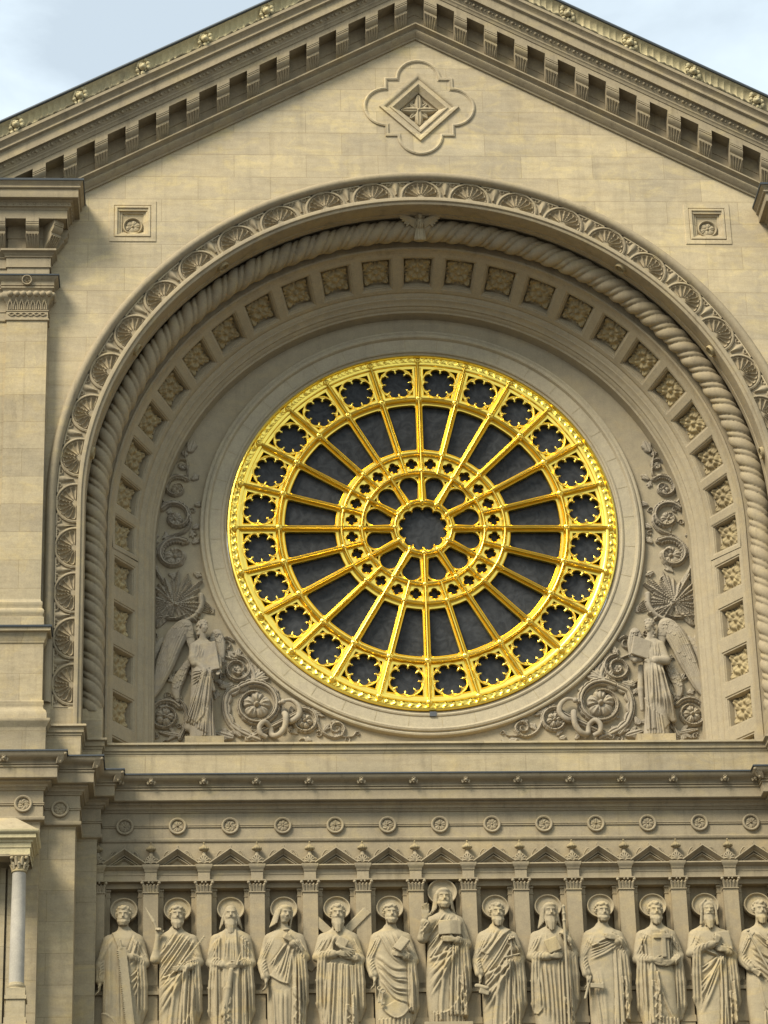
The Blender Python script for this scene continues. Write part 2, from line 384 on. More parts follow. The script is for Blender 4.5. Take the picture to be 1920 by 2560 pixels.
for sx, sd_ in ((-1, 'left'), (1, 'right')):
    T = thing('raking_cornice', 'bracketed sloping cornice on the %s slope of the gable' % sd_, 'cornice', (0, 0, 0), 'sloping cornices of the gable')
    xa = sx*12.5
    def rk(name, prof, mat): q = MB(); sweep_rake(q, prof, xa); return q.obj(name, mat, T)
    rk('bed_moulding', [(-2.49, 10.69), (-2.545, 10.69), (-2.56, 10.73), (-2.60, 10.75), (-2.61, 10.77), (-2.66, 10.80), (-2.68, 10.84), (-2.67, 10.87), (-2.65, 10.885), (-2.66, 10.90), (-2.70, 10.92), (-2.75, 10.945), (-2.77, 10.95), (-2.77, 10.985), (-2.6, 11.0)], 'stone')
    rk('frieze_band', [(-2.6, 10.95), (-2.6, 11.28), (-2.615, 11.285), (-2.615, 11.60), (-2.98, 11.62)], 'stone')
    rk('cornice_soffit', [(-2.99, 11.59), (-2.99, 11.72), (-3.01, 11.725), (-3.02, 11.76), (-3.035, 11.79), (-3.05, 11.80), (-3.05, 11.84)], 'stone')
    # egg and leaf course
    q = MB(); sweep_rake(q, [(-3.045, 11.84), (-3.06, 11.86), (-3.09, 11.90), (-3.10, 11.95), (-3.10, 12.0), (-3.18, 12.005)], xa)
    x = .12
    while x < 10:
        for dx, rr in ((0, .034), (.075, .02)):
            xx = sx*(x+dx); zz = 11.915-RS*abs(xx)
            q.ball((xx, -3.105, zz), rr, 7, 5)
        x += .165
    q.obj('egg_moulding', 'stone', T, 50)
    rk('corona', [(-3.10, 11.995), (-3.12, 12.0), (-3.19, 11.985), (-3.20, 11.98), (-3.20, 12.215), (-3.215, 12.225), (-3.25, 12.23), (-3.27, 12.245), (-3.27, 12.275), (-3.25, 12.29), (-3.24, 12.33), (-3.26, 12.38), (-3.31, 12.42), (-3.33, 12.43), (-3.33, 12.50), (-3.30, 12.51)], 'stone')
    # fluted gutter: a cove with shallow flutes, plus the dark lead lip
    U = np.arange(0, 12.5, .0167)*sx; Vv = np.linspace(0, 1, 12)
    uu, vv = np.meshgrid(U, Vv, indexing='ij')
    H = .036*np.abs(np.sin(np.pi*uu/.135))**.6*sm(vv, .02, .22)*(1-sm(vv, .78, .95))
    o = relief('fluted_gutter', U, Vv, H, lambda a, b2, h: (a, -3.30-.085*b2**2.2+.02*np.sin(b2*3.1)+h*.9, 12.505+.335*b2-RS*np.abs(a)), 'dirty', T)
    rk('lead_edge', [(-3.37, 12.835), (-3.425, 12.838), (-3.435, 12.86), (-3.42, 12.90), (-3.3, 12.93), (-1, 13.0)], 'lead')
    U = np.arange(0, 12.5, .02)*sx; Vv = np.linspace(0, 1, 7); uu, vv = np.meshgrid(U, Vv, indexing='ij')
    rs = np.interp(np.abs(uu), np.arange(0, 13, .045), np.random.default_rng(3+sx).uniform(0, 1, 289)[:len(np.arange(0, 13, .045))])
    relief('moss', U, Vv, .018+.03*rs*np.sin(vv*3.14), lambda a, b2, h: (a, -3.30-h, 12.492+(.025+.075*rs)*b2-RS*np.abs(a)), 'moss', T, 60)
    # lion masks in a leafy surround, set into the gutter
    for x in np.arange(.62, 11, 1.335):
        q = MB(); c = (sx*x, -3.345, 12.67-RS*x)
        q.ball(c, .085, 12, 8); q.ball((c[0], c[1]-.07, c[2]-.03), .042, 8, 6); q.ball((c[0]-.035, c[1]-.06, c[2]+.035), .025, 6, 5); q.ball((c[0]+.035, c[1]-.06, c[2]+.035), .025, 6, 5)
        for k in range(16):
            a = k*2.4; rr = .10+.055*((k*5) % 4)/3; dx = rr*1.15*math.cos(a)
            q.ball((c[0]+dx, c[1]+.03-.02*math.sin(a), c[2]+rr*math.sin(a)-RS*(abs(c[0]+dx)-x)), .036+.012*(k % 3), 7, 5)
        q.obj('lion_mask', 'dirty', T, 60)
    sl = lambda x_: -RS*abs(x_)
    for i in range(17):
        xc = sx*(i+.5)*PIT
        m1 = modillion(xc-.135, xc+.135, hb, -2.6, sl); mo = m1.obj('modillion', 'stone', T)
        lf = MB(); acanthus_blades(lf, xc-.115, xc+.115, hb, -2.6, sl); lf.obj('acanthus_leaf', 'stone', mo, 60)
rf = MB(); rf.grid([[(x, y, 12.98-RS*abs(x)) for y in (-2.3, 14)] for x in (-12.5, 0, 12.5)]); rf = rf.obj('roof', 'slate'); tag(rf, 'dark roof slopes behind the top of the gable cornice', 'roof')

# ------------------------------------------------ archivolt with shells
AV = thing('archivolt', 'curved band of carved shells around the big arch', 'arch moulding', (0, 0, 0))
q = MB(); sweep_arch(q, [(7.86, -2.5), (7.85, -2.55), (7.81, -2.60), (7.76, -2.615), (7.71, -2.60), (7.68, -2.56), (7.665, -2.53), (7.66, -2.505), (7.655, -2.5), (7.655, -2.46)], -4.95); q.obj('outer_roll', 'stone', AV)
q = MB(); sweep_arch(q, [(7.23, -2.46), (7.23, -2.545), (7.215, -2.555), (7.15, -2.555), (7.135, -2.54), (7.13, -2.52), (7.10, -2.515), (7.075, -2.50), (7.07, -2.47), (7.07, -2.2), (7.085, -2.19), (7.085, -2.1), (7.07, -2.09), (7.07, -1.95), (7.10, -1.93), (7.16, -1.9), (7.16, -1.4)], -5.45); q.obj('inner_lip', 'stone', AV)
q = MB(); sweep_arch(q, [(7.70, -2.34), (7.10, -2.34)], -4.95); b = q.obj('band_backing', 'stone', AV); b.location.y = .012
DA = math.pi/22; HS = .99
def shell_h(uu, vv, half):
    """uu across (m), vv outward from the hinge line (m)"""
    r_ = np.hypot(uu, vv*1.06); th = np.arctan2(vv, uu)
    H = np.zeros(uu.shape)
    ring = np.clip((.020-np.abs(r_-.422))/.008, 0, 1)*.012
    sc = .385*(.90+.10*np.abs(np.sin(th*9))**.6)
    inside = (r_ < .402)
    fl = np.abs(np.sin(th*9))
    rad = np.clip(r_/.37, 0, 1)
    q_ = r_/sc
    shell = -.036+.012*(1-rad)+.046*np.exp(-(fl/.26)**2)*sm(rad, .1, .25)+.034*sm(q_, .84, 1.0)**2-.030*fl*sm(rad, .25, .6)*(1-sm(q_, .80, 1))
    shell = np.where(q_ < 1, shell, -.030)
    shell = np.where(np.hypot(uu, vv) < .07, -.02, shell)
    H = np.where(inside, shell, H)
    # spandrel recess with a tulip
    ub = half-np.abs(uu)
    sp = (r_ > .462) & (vv < .395) & (ub < .30)
    tul = np.maximum(np.clip(1-((ub)/(.028+.055*sm(vv, .10, .30)))**2, 0, 1)*np.where((vv > .08) & (vv < .37), 1, 0)**.5, np.clip(1-np.hypot(ub-.10, vv-.36)/.05, 0, 1))
    tul = np.maximum(tul, np.clip(1-np.abs(np.hypot(ub-.15, vv-.345)-.035)/.02, 0, 1)*.7)
    H = np.where(sp, -.040+.060*np.clip(tul, 0, 1), H)
    return np.maximum(H, -.14)+ring
def shell_panel(half, fm, name):
    U = np.linspace(-half, half, 92); Vv = np.linspace(0, .437, 44); uu, vv = np.meshgrid(U, Vv, indexing='ij')
    return relief(name, U, Vv, shell_h(uu, vv-.03, half), fm, 'stone', AV, 45)
rm = 7.25
def fm_arc(u_, v_, h): a = u_/(rm+.2)*1.0; rr = rm-.03+v_; return rr*np.sin(a), -2.5-h, rr*np.cos(a)
half = DA*(rm+.2)/2
s0 = shell_panel(half, fm_arc, 'shell'); s0.location = (0, 0, AZ)
for i in range(-11, 12):
    if i: s = s0.copy(); C.objects.link(s); s.parent = AV; s.rotation_euler = (0, i*DA, 0)
for sx in (-1, 1):
    s1 = None
    for k in range(4):
        zc = AZ-half-HS*(k+.5)+.03
        if s1 is None:
            s1 = shell_panel(HS/2, lambda u_, v_, h: (sx*(rm-.03+v_), -2.5-h, u_), 'shell'); s = s1
        else: s = s1.copy(); C.objects.link(s); s.parent = AV
        s.location = (0, 0, zc)
    # plain block and base under the lowest shell
    q = MB(); a, b_ = sorted((sx*7.08, sx*7.67)); q.box(a, b_, -2.505, -1.6, -5.5, AZ-half-4*HS+.05); q.obj('base_block', 'pier', AV)

# ------------------------------------------------ twisted rope moulding
T = thing('rope_moulding', 'thick twisted stone rope lining the inside of the arch', 'rope moulding', (0, 0, 0))
rr0, yr, ra = 6.90, -1.68, .235
def rope(side):
    Ls = 4.3; La = rr0*math.pi/2; tot = Ls+La-.10
    n_ = 1100; m_ = 48; pitch = .86
    s = np.linspace(0, tot, n_); th = np.linspace(0, 2*math.pi, m_+1)
    ss, tt = np.meshgrid(s, th, indexing='ij')
    ph = tt-side*2*math.pi*ss/(pitch*1.0)
    g_ = np.mod(2*ph/(2*math.pi), 1); wide = np.clip(g_/.66, 0, 1); nar = np.clip((g_-.66)/.34, 0, 1)
    rad = ra*(.78+np.where(g_ < .66, .30*np.sqrt(np.clip(np.sin(np.pi*wide), 0, 1)), .19*np.sqrt(np.clip(np.sin(np.pi*nar), 0, 1))))
    rx = rr0+rad*np.cos(tt); yy = yr+rad*np.sin(tt)
    ang = np.clip((ss-Ls)/rr0, 0, None); below = np.clip(Ls-ss, 0, None)
    x = -rx*np.cos(ang)*1.0; z = AZ+rx*np.sin(ang)-below
    idx = np.arange(n_*(m_+1)).reshape(n_, m_+1)
    F = np.stack([idx[:-1, :-1], idx[1:, :-1], idx[1:, 1:], idx[:-1, 1:]], -1).reshape(-1, 4)
    return mesh_obj('rope', np.stack([-side*x*-1, yy, z], -1).reshape(-1, 3), F, 'stone', T, 60)
rope(1); rope(-1)
for sx in (-1, 1):
    q = MB(); a, b_ = sorted((sx*6.67, sx*7.07)); q.box(a, b_, -1.90, -1.3, -5.5, AZ-4.25); q.obj('base_block', 'pier', T)

# ------------------------------------------------ coffered reveal
T = thing('coffered_reveal', 'splayed inner arch lined with square flower coffers', 'arch', (0, 0, 0))
q = MB(); sweep_arch(q, [(7.16, -1.4), (6.66, -1.42), (6.64, -1.44), (6.60, -1.43), (6.585, -1.40), (6.58, -1.36), (6.55, -1.33), (6.54, -1.31)], -5.45); q.obj('front_edge', 'stone', T)
q = MB(); sweep_arch(q, [(6.03, -.53), (6.02, -.49), (5.96, -.475), (5.93, -.44), (5.90, -.435), (5.88, -.40), (5.84, -.35), (5.80, -.335), (5.795, -.30), (5.75, -.27), (5.73, -.22), (5.69, -.20), (5.685, -.13), (5.66, .05)], -5.45); q.obj('back_moulding', 'ring', T)
SY0, SR0, SY1, SR1 = -1.31, 6.54, -.53, 6.03
q = MB(); sweep_arch(q, [(6.72, -1.32), (6.24, -.38), (6.03, -.40)], -5.45); q.obj('reveal_backing', 'ring', T)
def cof_h(uu, vv, half, sc):
    """uu along the arch, vv 0..1 from front edge to back edge; depth positive = into the stone"""
    L_ = .932
    v = (vv-.5)*L_; u_ = uu
    d = np.maximum(np.abs(u_)-.31*sc, np.abs(v)-.345)
    H = .02*sm(-d, -.045, -.03)+np.where(d < 0, .03, 0)+np.where(d < -.022, .13, 0)
    a, b2 = u_/sc, v
    F_ = np.zeros(uu.shape)
    for k in range(4):
        an = math.pi/4+k*math.pi/2
        F_ = np.maximum(F_, leaf2(a, b2, 0, 0, an, .37, .12))
        F_ = np.maximum(F_, .85*leaf2(a, b2, .0, 0, an+.42, .30, .055)); F_ = np.maximum(F_, .85*leaf2(a, b2, 0, 0, an-.42, .30, .055))
        F_ = np.maximum(F_, .6*leaf2(a, b2, 0, 0, k*math.pi/2, .27, .055))
    F_ *= (.75+.25*np.cos(np.hypot(a, b2)*38))
    F_ = np.maximum(F_, 1.1*np.sqrt(np.clip(1-(np.hypot(a, b2)/.055)**2, 0, 1)))
    inside = d < -.03
    return H, np.where(inside & (F_ > .02), .115*F_, -.01)
nrm = Vector((SR0-SR1, 0, 0)); sl_l = math.hypot(SY1-SY0, SR0-SR1); nR, nY = (SY1-SY0)/sl_l, (SR0-SR1)/sl_l
def coffer(half, arc, sc, sx=1):
    nU = 72; U = np.linspace(-half, half, nU); Vv = np.linspace(0, 1, 76); uu, vv = np.meshgrid(U, Vv, indexing='ij')
    H, HF = cof_h(uu, vv, half, sc)
    def fm(u_, v_, h):
        rr = SR0+(SR1-SR0)*v_+nR*h; y = SY0+(SY1-SY0)*v_+nY*h
        if arc: a = u_/6.29; return rr*np.sin(a), y, rr*np.cos(a)
        return sx*rr, y, u_
    o = relief('coffer', U, Vv, H, fm, 'ring', T, 45)
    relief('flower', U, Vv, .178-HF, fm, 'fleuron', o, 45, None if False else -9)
    return o
hc = DA*6.29/2
c0 = coffer(hc, True, 1.0); c0.location = (0, 0, AZ)
for i in range(-11, 12):
    if i: s = copy_part(c0, T); s.rotation_euler = (0, i*DA, 0)
for sx in (-1, 1):
    c1 = None
    for k in range(5):
        zc = AZ-hc-HS*(k+.5)
        if c1 is None: c1 = coffer(HS/2, False, 1.0, sx); s = c1
        else: s = copy_part(c1, T)
        s.location = (0, 0, zc)

# ------------------------------------------------ tympanum wall and stone ring
YT = .05
n = 96
hole = [(4.6*math.cos(2*math.pi*i/n), 4.6*math.sin(2*math.pi*i/n)) for i in range(n)]
outer = [(-5.72, -5.45)]+[(-5.72*math.cos(math.pi*i/48), AZ+5.72*math.sin(math.pi*i/48)) for i in range(49)]+[(5.72, -5.45)]
V, F = plate(outer, [hole], 0, .4)
q = MB(); q.add(V, F); o = q.obj('tympanum_wall', 'ring', None, 20); o.location = (0, YT, 0); tag(o, 'plain recessed stone field around the round window', 'wall')
q = MB(); lathe(q, [(4.755, .08), (4.75, -.02), (4.73, -.06), (4.70, -.07), (4.67, -.05), (4.655, -.045), (4.64, -.085), (4.60, -.10), (4.57, -.085), (4.55, -.04), (4.54, -.02), (4.30, .0), (4.29, -.02), (4.26, -.03), (4.235, -.015), (4.225, .02), (4.18, .04), (4.17, .30)])
o = q.obj('stone_ring', 'surround', None); tag(o, 'moulded circular stone surround of the gilded rose window', 'window surround')
# radial joints of the ring stones
q = MB()
for i in range(40):
    a = 2*math.pi*(i+.37)/40; ca, sa = math.cos(a), math.sin(a); tx, tz = -sa*.004, ca*.004
    y0, y1 = -.0215, -.0015
    q.add([(4.535*ca-tx, -.0255, 4.535*sa-tz), (4.535*ca+tx, -.0255, 4.535*sa+tz), (4.305*ca+tx, -.0035, 4.305*sa+tz), (4.305*ca-tx, -.0035, 4.305*sa-tz)], [(0, 1, 2, 3)])
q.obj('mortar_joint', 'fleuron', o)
# ------------------------------------------------ entablature under the window
PE = [(-13, -2.9), (-7.75, -2.9), (-7.75, -2.6), (-7.06, -2.6), (-7.06, -1.83), (-6.68, -1.83), (-6.68, -1.53)]
PE = PE+[(-x, y) for x, y in reversed(PE)]
T = thing('entablature', 'long stepped cornice and frieze with round rosettes over the statues', 'entablature')
def hz(name, prof, mat, path=PE, parent=None): q = MB(); sweep_h(q, path, prof); return q.obj(name, mat, parent or T)
hz('string_course', [(-.12, -5.44), (.08, -5.45), (.10, -5.46), (.105, -5.50), (.09, -5.515), (.06, -5.52), (.05, -5.555), (.045, -5.575), (.055, -5.58), (.05, -5.61), (.02, -5.63), (.015, -5.665), (.0, -5.67), (-.01, -6.19)], 'pier')
hz('lead_edge', [(-.01, -6.185), (.46, -6.235), (.475, -6.245), (.475, -6.268), (.45, -6.27)], 'lead')
hz('cyma', [(.45, -6.268), (.445, -6.30), (.42, -6.345), (.37, -6.375), (.32, -6.40), (.295, -6.44), (.29, -6.45), (.31, -6.455), (.31, -6.475), (.28, -6.48), (.28, -6.495), (.295, -6.50), (.295, -6.525), (.27, -6.535), (.27, -6.73), (.255, -6.745), (.24, -6.735)], 'stone')
hz('bed_moulding', [(.24, -6.735), (.155, -6.735), (.155, -6.775), (.14, -6.79), (.11, -6.80), (.085, -6.83), (.08, -6.855), (.05, -6.86), (.045, -6.885), (.03, -6.89), (.028, -6.91), (0, -6.915)], 'stone')
hz('frieze', [(0, -6.915), (0, -7.155), (.02, -7.158), (.024, -7.168), (.02, -7.178), (.006, -7.181), (.006, -7.19), (.02, -7.193), (.024, -7.203), (.02, -7.213), (0, -7.216), (0, -7.435), (.025, -7.44), (.035, -7.45), (.035, -7.495), (.02, -7.515), (0, -7.52), (-.3, -7.522)], 'stone')
# ledge top and attic courses behind it
q = MB(); q.box(-6.7, 6.7, -1.5, .2, -5.75, -5.45); q.obj('ledge', 'pier', T)
# rosettes along the frieze
def disc_rosette(seed):
    r_ = .178; nr, na = 26, 72
    rr = np.linspace(0, r_, nr); aa = np.linspace(0, 2*math.pi, na+1); RR, AA = np.meshgrid(rr, aa, indexing='ij')
    u_, v_ = RR*np.cos(AA), RR*np.sin(AA)
    rim = np.where(RR > r_*.70, .05+.012*np.clip(1-((RR/r_-.86)/.12)**2, 0, 1), 0)
    rim = rim*(1-sm(RR, r_*.975, r_))
    kind = seed % 3
    if kind == 0: fl = flower2(u_, v_, 0, 0, r_*.68, 8, seed, .18)
    elif kind == 1: fl = flower2(u_, v_, 0, 0, r_*.68, 5, seed*.7, .22)*(.8+.2*np.sin(AA*11+seed))
    else: fl = flower2(u_+.006, v_-.004, 0, 0, r_*.66, 6, seed, .16)*(.75+.25*np.sin(AA*7+RR*70+seed))
    H = np.where(RR < r_*.70, .01+.045*fl, rim)
    idx = np.arange(nr*(na+1)).reshape(nr, na+1)
    F = np.stack([idx[:-1, :-1], idx[1:, :-1], idx[1:, 1:], idx[:-1, 1:]], -1).reshape(-1, 4)
    return np.stack([u_, -H, v_], -1).reshape(-1, 3), F
rm_ = []
SP = 1.036
for k in range(6):
    V, F = disc_rosette(k); o = mesh_obj('frieze_rosette', V, F, 'stone', T, 45); rm_.append(o)
spots = [((i-6)*SP, -1.53, -7.19) for i in range(13)]+[(-7.44, -2.6, -7.19), (-8.13, -2.9, -7.19), (-9.2, -2.9, -7.19), (7.44, -2.6, -7.19)]
for i, p in enumerate(spots):
    if i < 6: o = rm_[i]
    else: o = rm_[(i*5+1) % 6].copy(); C.objects.link(o); o.parent = T; o.rotation_euler = (0, i*.7, 0)
    o.location = p
# lion masks on the gutter moulding
def mask(mat):
    q = MB(); q.ball((0, -.04, -.005), .062, 10, 8); q.ball((0, -.10, -.02), .036, 8, 6); q.ball((-.03, -.085, .03), .022, 6, 5); q.ball((.03, -.085, .03), .022, 6, 5)
    for k in range(10):
        a = -.6+k*.48; q.ball((.085*math.cos(a), -.02, .07*math.sin(a)-.02), .032, 7, 5)
    q.ball((0, -.085, .06), .028, 7, 5); q.ball((0, -.08, -.07), .02, 6, 5)
    return q.obj('lion_mask', mat, T, 60)
l0 = mask('stone'); first = True
for x, y in [((i-6.5)*SP, -1.53) for i in range(1, 13)]+[(-8.5, -2.9), (-6.32, -1.53), (6.32, -1.53)]:
    o = l0 if first else l0.copy()
    if not first: C.objects.link(o); o.parent = T
    first = False; o.location = (x, y-.345, -6.375); o.scale = (.82, .82, .82)
# corner acanthus on the stepped cornice
c0 = None
for x, y in ((-7.75, -2.9), (-7.06, -2.6), (-6.68, -1.83), (7.75, -2.9), (7.06, -2.6), (6.68, -1.83)):
    sx = 1 if x < 0 else -1
    q = MB()
    for k in range(7):
        t = (k-3)/3; bx, by = x+sx*(.33-.1*max(0, -t)*0), y-.33
        q.tube([(bx+sx*(-.07*t if t > 0 else 0)-.0, by-(.07*t if t < 0 else 0)*-1, -6.47), (bx+sx*.03-sx*max(0, t)*.08, by-.03+max(0, -t)*.08, -6.40), (bx+sx*.09-sx*max(0, t)*.10, by-.09+max(0, -t)*.10, -6.31)], [.02, .028, .018], 6)
    q.ball((x+sx*.43, y-.43, -6.31), .035, 7, 5)
    q.obj('corner_leaf', 'stone', T, 60)

# ------------------------------------------------ stepped side piers below the cornice
for sx, sd_ in ((-1, 'left'), (1, 'right')):
    P = thing('stepped_pier', 'plain stepped masonry pier beside the statues on the %s' % sd_, 'pier', (0, 0, 0))
    path = [(-13, -2.84), (-7.81, -2.84), (-7.81, -2.54), (-7.14, -2.54), (-7.14, -1.80), (-6.75, -1.80), (-6.75, -1.2)]
    if sx > 0: path = [(-x, y) for x, y in reversed(path)]
    q = MB(); sweep_h(q, path, [(-.05, -7.50), (.07, -7.505), (.07, -7.512), (.012, -7.53), (.0, -7.56), (0, -14)]); q.obj('shaft', 'pier', P)
# upper piers: pedestal, pilaster with capital, bracketed crown
up_prof = dict(
 pedestal=('pier', [(-.05, -6.2), (.17, -6.2), (.17, -5.64), (.18, -5.62), (.24, -5.53), (.25, -5.51), (.25, -5.47), (.18, -5.44), (.18, -5.33), (.155, -5.27), (.11, -5.22), (.10, -5.16), (.115, -5.13), (.11, -5.05), (.08, -5.03), (.08, -3.84), (.10, -3.82), (.10, -3.78), (.13, -3.74), (.14, -3.66), (.155, -3.62), (.22, -3.61), (.225, -3.545)]),
 lead_edge=('lead', [(.225, -3.545), (.25, -3.54), (.255, -3.51), (.23, -3.49), (.08, -3.44)]),
 base=('pier', [(.08, -3.44), (.08, -3.26), (.055, -3.25), (.055, -3.2), (.075, -3.17), (.08, -3.12), (.06, -3.08), (.03, -3.05), (.03, -3.0), (.045, -2.97), (.04, -2.92), (.01, -2.89), (0, -2.84)]),
 shaft=('pier', [(0, -2.84), (0, 3.45)]),
 capital=('stone', [(0, 3.45), (.03, 3.46), (.035, 3.49), (.01, 3.51), (.01, 3.67), (.025, 3.675), (.025, 3.695), (.005, 3.70), (.01, 3.82), (.04, 3.90), (.07, 3.94), (.085, 3.96), (.11, 3.99), (.115, 4.05), (.09, 4.09), (.085, 4.12), (.10, 4.15), (.13, 4.17), (.13, 4.20), (.105, 4.205), (.105, 4.225), (.13, 4.23), (.13, 4.315), (.15, 4.34), (.20, 4.38), (.215, 4.41)]),
 cap_lead=('lead', [(.215, 4.41), (.235, 4.415), (.24, 4.44), (.22, 4.455), (.02, 4.49)]),
 architrave=('stone', [(.02, 4.49), (.02, 4.70), (.05, 4.71), (.05, 4.735), (.04, 4.74), (.045, 4.93), (.07, 4.94), (.08, 4.965), (.065, 4.975), (.10, 5.0), (.125, 5.04), (.16, 5.055), (.16, 5.10), (.02, 5.11), (.02, 5.40), (.035, 5.405), (.035, 5.70), (.36, 5.715)]),
 crown=('stone', [(.37, 5.69), (.385, 5.69), (.385, 5.885), (.40, 5.89), (.41, 5.92), (.44, 5.94), (.46, 5.945), (.46, 5.965), (.45, 5.97), (.46, 6.03), (.51, 6.06), (.51, 6.075), (.60, 6.08), (.615, 6.07), (.62, 6.08), (.62, 6.255), (.63, 6.265), (.655, 6.27), (.67, 6.29), (.665, 6.31), (.65, 6.32), (.66, 6.36), (.70, 6.40), (.715, 6.415)]),
 crown_lead=('lead', [(.715, 6.415), (.735, 6.42), (.74, 6.46), (.72, 6.475), (-.3, 6.56)]))
for sx, sd_ in ((-1, 'left'), (1, 'right')):
    P = thing('corner_pilaster', 'tall %s corner pilaster with leafy capital and bracketed crown' % sd_, 'pilaster', (0, 0, 0), 'corner pilasters of the gable')
    path = [(-13, -2.74), (-8.74, -2.74), (-8.74, -2.8), (-7.9, -2.8), (-7.9, -2.35)]
    if sx > 0: path = [(-x, y) for x, y in reversed(path)]
    for nm, (mt_, pr) in up_prof.items(): hz(nm.replace('cap_lead', 'lead_edge').replace('crown_lead', 'lead_edge'), pr, mt_, path, P)
    if sx > 0: 
        # side brackets of the crown seen from the gable
        pass
    # brackets
    flat = lambda x_: 0
    for k in range(7):
        xc = sx*(8.24+k*.70); m1 = modillion(xc-.135, xc+.135, 5.105, -2.80, flat); mo = m1.obj('modillion', 'stone', P)
        lf = MB(); acanthus_blades(lf, xc-.115, xc+.115, 5.105, -2.8, flat); lf.obj('acanthus_leaf', 'stone', mo, 60)
    # corner bracket turned outwards at 45 degrees
    m1 = modillion(-.12, .12, 5.105, 0, flat); mo = m1.obj('modillion', 'stone', P)
    mo.location = (sx*7.96, -2.72, 0); mo.rotation_euler = (0, 0, -sx*R(38)); mo.scale = (1, 1.12, 1)
    lf = MB(); acanthus_blades(lf, -.10, .10, 5.105, 0, flat); lf.obj('acanthus_leaf', 'stone', mo, 60)
    # side bracket against the gable
    m1 = modillion(-.10, .10, 5.105, 0, flat); mo = m1.obj('modillion', 'stone', P); mo.location = (sx*7.9, -2.62, 0); mo.rotation_euler = (0, 0, -sx*R(90))
    # egg course in the crown and the capital
    q = MB()
    for i in range(60): 
        for dx, rr in ((0, .032), (.07, .018)): q.ball((sx*(7.47+i*.145+dx), -3.245, 6.0), rr, 7, 5)
    for i in range(4): q.ball((sx*7.45, -3.2+i*.15, 6.0), .03, 7, 5)
    q.obj('egg_moulding', 'stone', P, 60)
    q = MB()
    for i in range(7): q.ball((sx*(7.865+i*.135), -2.91, 4.035), .066, 10, 7)
    for i in range(3): q.ball((sx*7.79, -2.86+i*.13, 4.035), .06, 8, 6)
    for i in range(7):                                          # leaf blades of the capital bell
        xc = 7.965+i*.118
        for s_ in (-1, 1):
            q.tube([(sx*xc+s_*.045, -2.815, 3.71), (sx*xc+s_*.04, -2.83, 3.82), (sx*xc+s_*.012, -2.86, 3.90), (sx*xc, -2.875, 3.935)], [.014, .018, .016, .008], 6)
        q.tube([(sx*xc, -2.815, 3.71), (sx*xc, -2.83, 3.84)], [.018, .008], 6)
    q.obj('capital_leaves', 'stone', P, 60)
    q = MB()
    for s_ in (1, -1):
        q.tube([(sx*(7.93+t*.78), -2.822, 3.60+s_*.035*math.sin(t*19)) for t in np.linspace(0, 1, 50)], .012, 6)
    q.obj('neck_guilloche', 'stone', P, 60)
    V, F = disc_rosette(1); o = mesh_obj('rosette', V*np.array([.62, 1.1, .62]), F, 'stone', P, 45); o.location = (sx*8.33, -2.95, 4.33); o.rotation_euler = (R(14), 0, 0)

# ------------------------------------------------ niche arcade behind the statues
A = thing('niche_arcade', 'row of pilastered stone niches with small pediments behind the statues', 'arcade')
YN = -1.53
q = MB()
q.box(-6.8, 6.8, YN, -.9, -8.04, -7.5)                                   # wall behind the pediments
q.obj('wall', 'niche', A, 20)
q = MB()
for i in range(13):                                                     # niches: back, sides, header
    xc = (i-6)*SP; top = -8.33 if i == 6 else -8.43
    hw = .272
    q.box(xc-SP/2, xc+SP/2, -1.22, -1.15, -14, -8.0)
    for s_ in (-1, 1):
        a, b_ = sorted((xc+s_*hw, xc+s_*.345)); q.box(a, b_, -1.40, -1.22, -14, top)
        a, b_ = sorted((xc+s_*.345, xc+s_*.40)); q.box(a, b_, -1.43, -1.22, -14, -8.33)
        if i != 6:
            a, b_ = sorted((xc+s_*(hw-.012), xc+s_*.36)); q.box(a, b_, -1.425, -1.22, top-.05, top-.015); q.box(a, b_, -1.412, -1.22, top-.17, top-.155)
    if i != 6: q.box(xc-.41, xc+.41, -1.45, -1.22, top, -8.33)
q.obj('niche_backs', 'niche', A, 20)
pil0 = None
